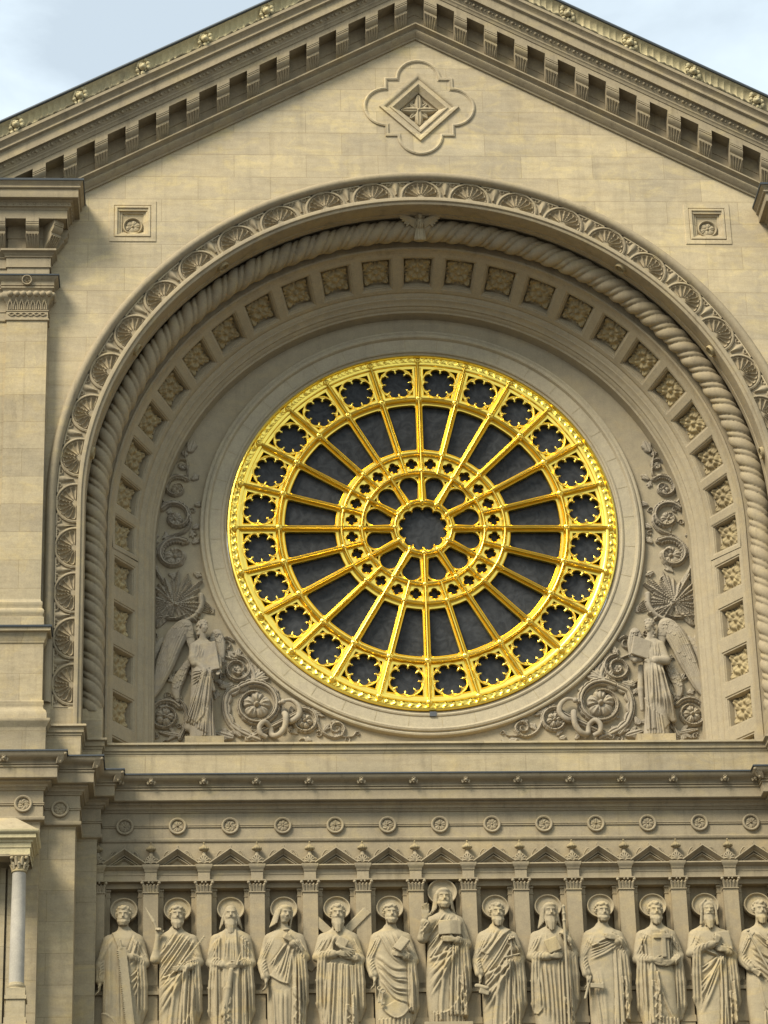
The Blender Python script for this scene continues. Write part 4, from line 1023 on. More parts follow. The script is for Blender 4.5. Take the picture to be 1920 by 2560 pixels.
class Folds:
    """height map of drapery: ridges, creases and overlapping cloth edges drawn as curves"""
    def __init__(s, cv): s.X, s.Z = cv.XZ(); s.H = np.zeros(s.X.shape)
    def win(s, pts, m_):
        xs, zs = [p[0] for p in pts], [p[1] for p in pts]; X0, Z0 = s.X[:, 0], s.Z[0]
        i = slice(max(0, np.searchsorted(X0, min(xs)-m_)), np.searchsorted(X0, max(xs)+m_)); j = slice(max(0, np.searchsorted(Z0, min(zs)-m_)), np.searchsorted(Z0, max(zs)+m_))
        return i, j
    def ridge(s, pts, w_, amp, taper=True):
        pts = bez(pts, 6); i, j = s.win(pts, w_*3); x, z = s.X[i, j], s.Z[i, j]
        if not x.size: return
        d, t, sg = seg_dist(x, z, pts); sdv = d*sg/w_
        f = np.exp(-sdv**2)-.6*np.exp(-((sdv-1.30)/.42)**2)
        s.H[i, j] += 1.25*amp*f*(np.clip(np.sin(np.pi*np.clip(t*.94+.04, 0, 1))*1.8, 0, 1) if taper else 1)
    def fan(s, A_, B_, n_, w_, amp, sag=0, jit=.012, taper=True):
        """n ridges from curve A to curve B (each a list of points), sagging downwards"""
        A_ = bez(A_, 8) if len(A_) > 1 else A_*2; B_ = bez(B_, 8) if len(B_) > 1 else B_*2
        for k in range(n_):
            t = (k+.5)/n_
            a = np.array(A_[min(len(A_)-1, int(t*len(A_)))]); b_ = np.array(B_[min(len(B_)-1, int(t*len(B_)))])
            j = rng.normal(0, jit, 2); mid = (a+b_)/2+j-np.array([0, sag])
            s.ridge([tuple(a), tuple(mid), tuple(b_+rng.normal(0, jit*.6, 2))], w_*rng.uniform(.75, 1.25), amp*rng.uniform(.7, 1.2), taper)
    def layer(s, pts, amp, reach=.5, soft=.008, raw=False):
        """cloth lies over whatever is to the right of the curve (looking along it), fading out with distance"""
        pts = pts if raw else bez(pts, 6); i, j = s.win(pts, reach); x, z = s.X[i, j], s.Z[i, j]
        if not x.size: return
        d, t, sg = seg_dist(x, z, pts); sdv = d*sg
        s.H[i, j] += amp*sm(sdv, -soft, soft)*np.clip(1-sdv/reach, 0, 1)*((t > .001) & (t < .999))+(0 if raw else amp*.35)*np.exp(-((sdv-.018)/.014)**2)
    def noise(s, amp, f1=9, f2=23):
        s.H += amp*np.sin(s.X*f1+np.sin(s.Z*f2*.4)*1.3)*np.sin(s.Z*f2*.35+s.X*5)

def carve_head(cv, cx, dd, cz, yaw=0, hair='short', beard='short', sc=1.0, tilt=0):
    """cz = chin-to-crown middle; the head turns by yaw (positive = towards the viewer's right)"""
    c_, s_ = math.cos(yaw), math.sin(yaw); ct, st = math.cos(tilt), math.sin(tilt)
    def P(x, d, z):
        x, z = (x*ct+z*st)*sc, (-x*st+z*ct)*sc; d *= sc
        return (cx+x*c_+d*s_, dd-x*s_+d*c_, cz+z)
    e = lambda p, r_, k=.02, sub=False: cv.ell(P(*p), [q*sc for q in r_], k*sc, sub, yaw)
    cv.cap(P(0, -.04, -.12), (cx*.6, dd-.06, cz-.36*sc), .082*sc, .10*sc, .03)
    e((0, -.025, .045), (.118, .145, .145)); e((0, .035, -.06), (.092, .09, .125), .03); e((0, .055, -.155), (.045, .045, .035), .03)
    e((0, .115, .045), (.082, .022, .018), .02)                                        # brow
    for q in (-1, 1):
        e((q*.047, .146, .006), (.034, .030, .020), .018, True); e((q*.046, .104, .004), (.020, .016, .012), .006)
        e((q*.056, .082, -.058), (.034, .034, .036), .035); e((q*.122, -.01, -.01), (.02, .03, .042), .01)
    cv.cap(P(0, .118, .035), P(0, .158, -.045), .013*sc, .021*sc, .010); e((0, .135, -.055), (.030, .020, .015), .008)
    e((0, .118, -.092), (.040, .020, .011), .006); e((0, .132, -.101), (.034, .010, .003), .004, True); e((0, .112, -.112), (.032, .020, .011), .005)
    bl = lambda p, r_, k=.008: cv.ell(P(*p), [q*sc for q in r_], k*sc)
    if hair in ('short', 'curly', 'fringe'):
        n_ = 60 if hair == 'curly' else 44
        for i in range(n_):
            t = i/n_; a = i*2.4; el_ = math.acos(1-t*1.25) if hair != 'fringe' else math.acos(1-t*1.1)
            x, d, z = math.sin(el_)*math.cos(a), math.sin(el_)*math.sin(a), math.cos(el_)
            if d > .25 and z < .42: continue
            if d > .0 and z < .1: continue
            rr = .030 if hair == 'curly' else .028
            bl((x*.122, -.025+d*.150, .058+z*.140), (rr*1.25, rr, rr*(1.0 if hair == 'curly' else 1.3)))
        for q in (-1, 1):
            for j in range(3): bl((q*(.118+.008*(j % 2)), .03-.02*j, .045-.035*j), (.024, .03, .026))
    if hair in ('long', 'longtilt'):
        e((0, -.02, .075), (.132, .150, .135), .015); e((0, .06, .125), (.10, .08, .05), .02)
        for q in (-1, 1):
            for j in range(5):
                o = .012*j
                P3 = [P(q*(.03+.022*j), .09-.012*j, .165-.014*j), P(q*(.115+.006*j), .06-.026*j, .06), P(q*(.130+.006*j), .035-.025*j, -.08), P(q*(.135+.018*j), .03-.025*j, -.22-.02*j)]
                cv.chain(P3, [.018*sc, .024*sc, .024*sc, .014*sc], .006)
    if hair == 'bald':
        for q in (-1, 1):
            for j in range(5): 
                P3 = [P(q*(.105+.004*j), .02-.035*j, .05), P(q*(.130+.004*j), .015-.03*j, -.05), P(q*(.145+.012*j), .02-.03*j, -.19-.015*j)]
                cv.chain(P3, [.02*sc, .026*sc, .014*sc], .006)
        e((0, .0, .14), (.08, .09, .05), .03)
    if hair == 'hood':
        e((0, -.035, .07), (.150, .165, .165), .01)
        for q in (-1, 1): cv.chain([P(q*.05, .09, .21), P(q*.128, .075, .10), P(q*.135, .075, -.06), P(q*.15, .05, -.28)], [.020*sc, .024*sc, .024*sc, .03*sc], .01)
        cv.ell(P(0, .14, -.01), [.096*sc, .05*sc, .15*sc], .008, True, yaw)
        e((0, .06, -.0), (.085, .085, .12), .01); e((0, .115, .045), (.076, .022, .016), .012)
        for q in (-1, 1): e((q*.044, .142, .006), (.028, .028, .02), .01, True)
        cv.cap(P(0, .118, .035), P(0, .156, -.045), .012*sc, .019*sc, .008)
    if beard != 'none':
        ln = dict(short=.05, mid=.13, long=.24)[beard]
        cv.chain([P(-.075, .09, -.085), P(-.03, .128, -.080), P(0, .134, -.074), P(.03, .128, -.080), P(.075, .09, -.085)], [.010*sc, .016*sc, .012*sc, .016*sc, .010*sc], .008)
        n_ = 9
        for i in range(n_):
            t = i/(n_-1)*2-1
            x0 = t*.088; d0 = .105-.085*t*t*.9; z0 = -.095+.05*abs(t)
            wv_ = .008*math.sin(i*2.1)
            x1 = x0*.80+wv_+(.016*(1 if t > 0 else -1) if beard != 'short' and abs(t) < .5 else 0); z1 = -.165-ln*(1-.35*abs(t))
            cv.chain([P(x0, d0, z0), P(x0*.97-wv_, d0+.025, (z0+z1)/2), P(x1, d0+.012+ln*.08, z1)], [.022*sc, .026*sc, .013*sc], .007)
def carve_hand(cv, w_, dr, up_, s_=1.0, curl=.35, th=1):
    """wrist, pointing direction, direction of the thumb side; all (x, d, z)"""
    w_ = Vector(w_); dr = Vector(dr).normalized(); up_ = Vector(up_); up_ = (up_-dr*up_.dot(dr)).normalized(); nn = dr.cross(up_)*th
    L_ = .115*s_
    for i in range(4):
        o = up_*(.042-.028*i)*s_
        b_ = w_+dr*L_+o; cv.cap(tuple(w_+o*.45), tuple(b_), .026*s_, .021*s_, .010)
        fl = (.060, .068, .062, .048)[i]*s_
        k1 = b_+(dr*math.cos(curl)+nn*math.sin(curl))*fl; k2 = k1+(dr*math.cos(curl*2.1)+nn*math.sin(curl*2.1))*fl*.85
        cv.cap(tuple(b_), tuple(k1), .0165*s_, .0150*s_, .004); cv.cap(tuple(k1), tuple(k2), .0150*s_, .0115*s_, .004)
    t0 = w_+dr*.03*s_+up_*.030*s_; t1 = t0+(dr*.55+up_*.8).normalized()*.055*s_; t2 = t1+(dr*.85+up_*.35+nn*.25).normalized()*.055*s_
    cv.cap(tuple(t0), tuple(t1), .022*s_, .018*s_, .008); cv.cap(tuple(t1), tuple(t2), .018*s_, .013*s_, .004)
def carve_arm(cv, S_, E_, W_, bare=False, hand=None, cuff=True, ru=.105, rf=.085, hs=1.0):
    cv.cap(S_, E_, ru+.01, ru-.012, .05)
    if bare: cv.cap(E_, W_, .070, .040, .03)
    else:
        m_ = tuple(E_[i]+(W_[i]-E_[i])*.72 for i in range(3)); cv.cap(E_, m_, rf+.012, rf-.012, .03)
        if cuff: cv.cap(m_, tuple(E_[i]+(W_[i]-E_[i])*.78 for i in range(3)), rf-.004, rf-.004, .01)
        cv.cap(m_, W_, .048, .036, .012)
    if hand: carve_hand(cv, W_, hand[0], hand[1], hs, *(hand[2:]))
ROBE = np.array([(.3, .30, .17), (.7, .325, .20), (1.1, .335, .215), (1.5, .33, .22), (1.8, .315, .21), (2.1, .31, .205), (2.35, .325, .20), (2.5, .318, .18), (2.60, .262, .15), (2.69, .14, .11), (2.78, .08, .08)])
def carve_robe(cv, d0=.42, sway=0.02, wide=1.0):
    zz = cv.z; wx = np.interp(zz, ROBE[:, 0], ROBE[:, 1])*wide; wd = np.interp(zz, ROBE[:, 0], ROBE[:, 2])
    cx = sway*np.sin((zz-.4)*2.1)
    X, Y = cv.x[:, None, None], cv.d[None, :, None]
    a, b_ = (X-cx)/wx, (Y-d0)/wd
    q = (np.abs(a)**2.5+np.abs(b_)**2.2)**(1/2.35)
    f = ((q-1)*np.minimum(wx, wd)*1.1).astype(np.float32); f[:, :, zz > 2.76] = .3
    cv.D = np.minimum(cv.D, f)
# ------------------------------------------------ the thirteen statues; measures in metres above a base at z = -12.05
SB = -12.05
HV = .0135
def statue(i, label, head, arms, folds, lift=0.0, wide=1.0, sway=.02, extra=None, attrs=()):
    xc = (i-6)*SP
    cv = Carve(((-.66, .66), (.0, 1.02), (.42, 3.30)), HV)
    carve_robe(cv, .42, sway, wide)
    F_ = Folds(cv); folds(F_); F_.noise(.003)
    cv.emboss(F_.H, .40, .10)
    F2 = Folds(cv)
    for a in arms:
        carve_arm(cv, **a)
        S_, E_, W_ = a['S_'], a['E_'], a['W_']; s_ = 1 if E_[0] > 0 else -1
        if a.get('bare'): continue
        F2.fan([(S_[0]-s_*.08, S_[2]-.02), (S_[0]+s_*.04, S_[2]-.05)], [(E_[0]-s_*.02, E_[2]+.06), (E_[0]+s_*.08, E_[2]+.08)], 3, .018, .018, .02, .008)
        for k in range(4): t = k/3; x0, z0 = E_[0]+(W_[0]-E_[0])*(.05+.5*t), E_[2]+(W_[2]-E_[2])*(.05+.5*t); F2.ridge([(x0-s_*.06, z0+.10), (x0+s_*.01, z0), (x0-s_*.01, z0-.09)], .014, .016)
        if 1.8 < W_[2] < 2.46:                                             # cloth hanging from the bent forearm
            mx_, mz, md = E_[0]*.80+W_[0]*.20, E_[2]*.8+W_[2]*.2-.05, E_[1]*.6+W_[1]*.4
            cv.chain([(mx_, md, mz), (mx_+s_*.02, md-.05, mz-.42), (mx_+s_*.03, md-.11, mz-.86), (mx_+s_*.0, md-.15, mz-1.12)], [.085, .098, .088, .04], .035, 1.35)
            for q_ in (-.06, -.01, .045): F2.ridge([(mx_+q_, mz), (mx_+q_*1.15+s_*.02, mz-.45), (mx_+q_*1.2+s_*.02, mz-1.0)], .017, .026, True)
    cv.emboss(F2.H, .36, .10)
    if extra: extra(cv)
    carve_head(cv, head.get('x', 0), .50, 2.965, head.get('yaw', 0), head['hair'], head['beard'], head.get('sc', 1.0), head.get('tilt', 0))
    o = cv.obj('statue', 'statue', None, (xc, -1.24, SB+lift))
    tag(o, label, 'statue', 'row of robed stone figures in niches'); o.scale = (1.10, 1.04, 1)
    # halo: thin dished disc against the niche wall
    q = MB(); r_ = .262 if i == 6 else .238
    q.grid([[(rr*math.cos(t), -d, rr*math.sin(t)) for rr, d in ((0, .10), (r_*.80, .10), (r_*.86, .112), (r_*.93, .145), (r_, .15), (r_*1.01, .12), (r_, .0))] for t in np.linspace(0, 2*math.pi, 49)])
    h = q.obj('halo', 'statue', o, 30); h.location = (0, -.13, 3.17+(0 if i != 6 else .0))
    q = MB(); q.box(-.42, .42, -.72, 0, -.4, .44); q.obj('plinth', 'niche', o, 20)
    for nm, fn in attrs:
        cv = Carve(((-.75, .75), (.25, 1.1), (.42, 3.30)), .0125); fn(cv); cv.obj(nm, 'statue', o)
    return o
sh = lambda s_: (s_*.25, .40, 2.50)
def bend(s_, W_, hand, **k):
    return dict(S_=sh(s_), E_=k.pop('E', (s_*.37, .50, 2.02)), W_=W_, hand=hand, **k)
def down(s_, W_=None, hand=None, **k):
    W_ = W_ or (s_*.36, .60, 1.52)
    return dict(S_=sh(s_), E_=k.pop('E', (s_*.395, .44, 1.98)), W_=W_, hand=hand or ((s_*.05, .1, -1), (0, 1, 0), .35, s_), **k)
def hem(F, x0, x1, z, amp=.022, n_=9):
    for k in range(n_):
        x = x0+(x1-x0)*(k+.5)/n_; F.ridge([(x, z), (x*1.02, z-.3), (x*1.05, .35)], .016, amp*rng.uniform(.7, 1.2), False)
def zig(F, x, z0, z1, s_=1, w_=.06, amp=.035):
    """zigzag cascade of a falling cloth edge"""
    n_ = 6; pts = []
    for k in range(n_+1): pts.append((x+s_*(w_ if k % 2 else 0)+s_*.02*k/n_, z0+(z1-z0)*k/n_))
    P_ = [(x-s_*.01, z0+.12)]+pts
    F.layer(P_ if s_ < 0 else P_[::-1], amp*1.15, .16, .006, True)
    P2 = [(a+s_*w_*1.15, b-.05) for a, b in P_]; F.layer(P2 if s_ < 0 else P2[::-1], amp*.8, .12, .006, True)
    F.ridge([(x+s_*w_*1.9, z0+.3), (x+s_*w_*2.0, (z0+z1)/2), (x+s_*w_*1.9, z1)], .024, amp, False)
def toga(F, s_=1, low=1.35, z_hem=.9):
    """mantle from the far shoulder across the chest, over the forearm and down; s_ = side of the shoulder it hangs from"""
    F.fan([(s_*.31, 2.46), (s_*.02, 2.64)], [(-s_*.26, 1.50), (-s_*.33, 2.12)], 6, .021, .034, .03)
    F.fan([(-s_*.02, 2.6), (-s_*.14, 2.56)], [(-s_*.12, 2.3), (-s_*.28, 2.25)], 3, .014, .014)
    F.fan([(s_*.25, 2.0), (s_*.20, 1.85)], [(-s_*.30, 1.66), (-s_*.27, 1.0)], 6, .030, .030, .02)
    F.ridge([(s_*.10, 1.95), (-s_*.02, 1.5), (-s_*.10, .9), (-s_*.12, .5)], .034, .034, False)
    F.fan([(s_*.14, 2.0), (s_*.32, 1.95)], [(s_*.05, .6), (s_*.30, .6)], 5, .026, .038, 0, .01, False)
    F.layer([(s_*.33, 1.9), (s_*.26, 1.2), (s_*.20, .95), (s_*.02, .70), (-s_*.2, .62)][::-1] if s_ > 0 else [(s_*.33, 1.9), (s_*.26, 1.2), (s_*.20, .95), (s_*.02, .70), (-s_*.2, .62)], .022, .25)
    hem(F, -.28, .28, .66)
def f1(F):
    F.layer([(-.20, 2.62), (-.06, 2.20), (0, 2.05), (.03, 1.6), (.12, 1.0), (.22, .5)][::-1], .03, .5)
    F.fan([(.20, 2.55), (.30, 2.40)], [(.02, 2.05), (.16, 1.92)], 5, .026, .032, .05)
    F.fan([(.33, 2.0), (.34, 1.7)], [(.08, 1.75), (.22, 1.25)], 4, .024, .030, .05)
    F.fan([(-.22, 2.5), (-.33, 2.2)], [(-.18, 1.0), (-.33, .9)], 4, .030, .022, 0, .01)
    F.fan([(-.1, 1.9), (.0, 1.9)], [(-.1, .9), (.06, .7)], 2, .03, .018)
    F.layer([(-.36, 1.05), (-.18, .93), (-.05, .72), (.05, .62)], .03, .3); hem(F, -.3, .0, .75)
def f3(F):
    for s_ in (-1, 1):
        pts = [(s_*.10, 2.66), (s_*.12, 2.3), (s_*.15, 1.95), (s_*.13, 1.4), (s_*.14, .45)]
        F.layer(pts if s_ > 0 else pts[::-1], .035, .4)
        F.fan([(s_*.18, 2.5), (s_*.33, 2.35)], [(s_*.18, .5), (s_*.34, .5)], 4, .028, .03, 0, .012, False)
    F.fan([(-.08, 2.45), (.08, 2.45)], [(-.09, 2.0), (.09, 2.0)], 5, .016, .014)
    F.fan([(-.10, 1.75), (.12, 1.75)], [(-.10, .5), (.14, .6)], 4, .026, .022)
    zig(F, .0, 1.15, .75, -1)
def f4(F):
    F.fan([(.02, 2.35), (.16, 2.3)], [(-.26, 1.95), (.02, 1.5)], 7, .022, .032, 0, .01); F.fan([(.16, 2.2), (.34, 2.1)], [(.14, .5), (.34, .6)], 5, .026, .036, 0, .01, False)
    F.layer([(-.28, 1.72), (-.1, 1.58), (.06, 1.52)][::-1], .035, .3); F.fan([(-.25, 1.4), (.05, 1.4)], [(-.22, .5), (.05, .5)], 4, .03, .026); zig(F, .13, 1.35, .65, 1)
def f5(F):
    F.fan([(-.05, 2.5), (-.10, 2.4)], [(-.30, 2.1), (-.12, 1.98)], 4, .026, .032, .03); F.fan([(.15, 1.9), (-.2, 1.95)], [(.1, .5), (-.28, .75)], 8, .026, .034, 0, .01, False)
    F.fan([(.2, 1.9), (.3, 1.9)], [(.22, .5), (.33, .5)], 3, .024, .034, 0, .01, False); zig(F, .12, 1.0, .55, 1); hem(F, -.1, .2, .62)
def f6(F):
    F.fan([(-.22, 2.55), (.05, 2.55)], [(.22, 1.9), (.30, 2.0)], 5, .028, .026, .12); F.fan([(-.25, 2.1), (-.2, 1.6)], [(.27, 1.85), (.25, 1.15)], 6, .030, .034, .14)
    F.layer([(.30, 1.05), (.16, .88), (.02, .84), (-.12, .93), (-.2, 1.05)], .035, .4); hem(F, -.3, .3, .84); F.fan([(.28, 1.9), (.36, 1.9)], [(.28, 1.0), (.36, 1.0)], 2, .022, .04, 0, .01, False)
def f7(F): toga(F, 1, z_hem=.8); F.fan([(.22, 2.6), (.30, 2.5)], [(.20, 2.15), (.30, 2.15)], 3, .02, .03); zig(F, .22, 1.25, .6, 1)
def f8(F): toga(F, 1); F.layer([(.24, 2.62), (0, 2.36), (-.20, 2.08)], .03, .3)
def f9(F):
    F.fan([(-.30, 1.95), (.0, 1.9)], [(-.28, 1.0), (.05, .6)], 5, .028, .032, 0); F.fan([(.1, 1.95), (.34, 1.95)], [(.10, .5), (.34, .6)], 5, .024, .036, 0, .01, False); zig(F, .18, 1.1, .55, 1); F.layer([(-.3, 1.75), (-.2, 1.1), (-.3, .9)], .025, .4)
    F.ridge([(-.1, 2.5), (-.1, 2.25)], .012, .015)
def f10(F):
    F.layer([(.18, 2.38), (0, 2.36), (-.22, 2.22)], .035, .22); F.fan([(.20, 2.38), (.22, 2.25)], [(-.26, 2.24), (-.27, 1.98)], 5, .022, .030, .02)
    F.fan([(.16, 2.2), (.30, 2.1)], [(.10, .5), (.32, .8)], 5, .026, .034, 0, .01, False); F.fan([(-.25, 1.6), (-.1, 1.8)], [(-.15, .6), (.0, .6)], 3, .03, .022); zig(F, .26, 1.5, .8, 1, .05)
def f11(F):
    F.layer([(-.30, 2.55), (-.10, 2.42), (.02, 2.32)], .03, .2)
    for s_ in (-1, 1): F.fan([(s_*.25, 2.5), (s_*.36, 2.3)], [(s_*.2, 2.0), (s_*.36, 1.95)], 4, .022, .028)
    F.fan([(-.12, 1.95), (-.33, 1.95)], [(-.15, .7), (-.34, .6)], 4, .030, .038, 0, .01, False); F.layer([(-.10, 1.98), (-.02, 1.4), (-.1, 1.1), (-.12, .5)], .03, .4); zig(F, -.16, 1.4, .8, 1); F.ridge([(-.05, 1.5), (.1, 1.0), (.28, .6)], .03, .03, False); hem(F, -.1, .3, .8, .02, 6)
def f12(F):
    F.fan([(-.25, 2.45), (-.28, 2.2)], [(.10, 2.1), (.12, 2.0)], 4, .026, .030, .06); F.fan([(.1, 2.0), (.2, 2.0)], [(-.28, 1.75), (-.22, .9)], 7, .026, .034, .02); F.fan([(.15, 2.0), (.33, 1.95)], [(.08, .5), (.33, .7)], 5, .024, .038, 0, .01, False); zig(F, .24, 1.2, .6, 1)
def f13(F):
    F.fan([(-.2, 2.5), (-.1, 2.5)], [(.2, 2.1), (.25, 2.3)], 4, .026, .03, .08); F.fan([(-.2, 2.2), (-.15, 1.7)], [(.3, 2.0), (.3, 1.4)], 5, .028, .034, .10)
    F.layer([(.32, 1.1), (.1, .92), (-.08, 1.0), (-.16, 1.5)], .03, .4); hem(F, -.1, .3, .9)
def plate_part(cv, x, z, wx, wz, roll, d=.80, th=.03, pitch=0): cv.box((x, d, z), (wx, th, wz), roll, pitch)
def book(cv, x, z, roll=0, d=.74, wx=.10, wz=.14, th=.035):
    cv.box((x, d, z), (wx, th, wz), roll, 0, .25, .006); c_, s_ = math.cos(roll), math.sin(roll)
    cv.box((x+wx*.9*c_, d+.01, z-wx*.9*s_), (.012, th*.6, wz*.9), roll, 0, .25, .003, .004, True)
def saw(cv):
    cv.box((.075, .70, 1.42), (.075, .016, .86), -.105)
    for k in range(46):
        t = k/45; z = 2.20-1.68*t; x = -.092+.182*t
        cv.ell((x, .705, z), (.022, .026, .014), .004)
    cv.cap((-.03, .70, 2.26), (-.05, .72, 2.42), .03, .02)
def knife(cv): cv.cap((-.36, .66, 2.66), (-.41, .66, 2.80), .022, .03, .01, fl=1.3); cv.cap((-.41, .66, 2.80), (-.56, .62, 3.10), .036, .012, .01, fl=2.5)
def palm(cv):
    for k in range(15):
        t = k/14; x, z = .10+.36*t, 1.95+.50*t
        for s_ in (-1, 1): cv.cap((x, .72, z), (x+.05+.02*s_, .73, z+.055-.06*(s_ > 0)+.02), .010, .006, .005)
    cv.cap((0, .74, 1.80), (.46, .70, 2.46), .014, .008)
def club(cv): cv.chain([(-.0, .74, 1.80), (-.05, .72, 1.45), (-.12, .68, .95)], [.045, .055, .065], .02); cv.cap((.10, .74, 1.9), (.17, .74, 2.14), .02, .012)
def cup(cv): cv.ell((.03, .70, 2.60), (.06, .05, .035)); cv.cap((.03, .70, 2.58), (.03, .70, 2.50), .018, .03)
def saltire(cv): cv.box((-.0, .34, 2.50), (.085, .035, .80), .74); cv.box((0, .30, 2.50), (.085, .035, .80), -.74)
def fishes(cv):
    for k in range(4): cv.cap((-.02+.02*k, .74, 2.28-.02*k), (.20+.03*k, .70, 2.05+.04*k), .030, .014, .006)
    cv.box((.06, .69, 2.34), (.10, .03, .09), .5)
def keys(cv):
    for x, dz in ((-.24, 0), (-.19, -.05)):
        for k in range(9): a = k*.7; cv.ell((x+.04*math.cos(a), .70, 1.42+dz+.04*math.sin(a)), (.014, .014, .014))
        cv.cap((x, .70, 1.38+dz), (x-.03, .70, 1.14+dz), .014, .014); cv.box((x+.0, .70, 1.17+dz), (.035, .012, .03))
def openbook(cv): 
    cv.box((-.02, .74, 2.30), (.105, .02, .145), 0, 0, .22); cv.box((.17, .74, 2.30), (.105, .02, .145), 0, 0, -.22)
    for s_, x in ((-1, -.02), (1, .17)):
        for k in range(3): cv.cap((x-.05, .775, 2.37-.06*k), (x+.05, .775, 2.37-.06*k), .006, .006, .003, True)
def square_(cv): cv.cap((.20, .78, 2.35), (.20, .78, 2.0), .014, .014); cv.cap((.08, .78, 1.98), (.34, .74, 2.06), .018, .018, fl=.8); cv.cap((.08, .78, 1.98), (.20, .78, 2.20), .012, .012)
def scroll(cv): cv.cap((-.42, .66, 1.46), (-.25, .70, 1.40), .045, .04); cv.box((-.30, .69, 1.33), (.09, .02, .05), .3)
def staff(cv):
    cv.cap((.22, .74, 3.02), (.22, .72, .55), .026, .022); 
    for z in (3.0, 2.86, 2.72): cv.ell((.22, .74, z), (.036, .036, .022))
def axe(cv): cv.cap((-.30, .66, 1.62), (-.42, .70, 1.18), .024, .024); cv.box((-.20, .72, 1.42), (.12, .018, .05), .08); cv.box((-.10, .72, 1.42), (.02, .018, .075), .08)
def tplate(cv):
    cv.box((.03, .68, 2.22), (.155, .02, .33), 0); cv.ell((.03, .68, 1.93), (.16, .02, .12), .01)
    cv.box((.08, .72, 2.24), (.038, .02, .27)); cv.box((.06, .72, 2.40), (.15, .02, .045))
def tablet(cv): cv.box((.22, .66, 2.30), (.13, .022, .20), -.12)
def sword(cv): cv.cap((-.28, .80, 2.40), (.10, .82, 1.45), .022, .020, fl=.8); cv.cap((-.30, .80, 2.30), (-.20, .80, 2.42), .022, .022); cv.ell((-.30, .80, 2.46), (.028, .028, .028))
def lamb(cv): cv.ell((.17, .70, 2.33), (.13, .08, .075)); cv.ell((.08, .74, 2.42), (.04, .04, .05)); cv.cap((.12, .74, 2.30), (.05, .76, 2.20), .02, .014)
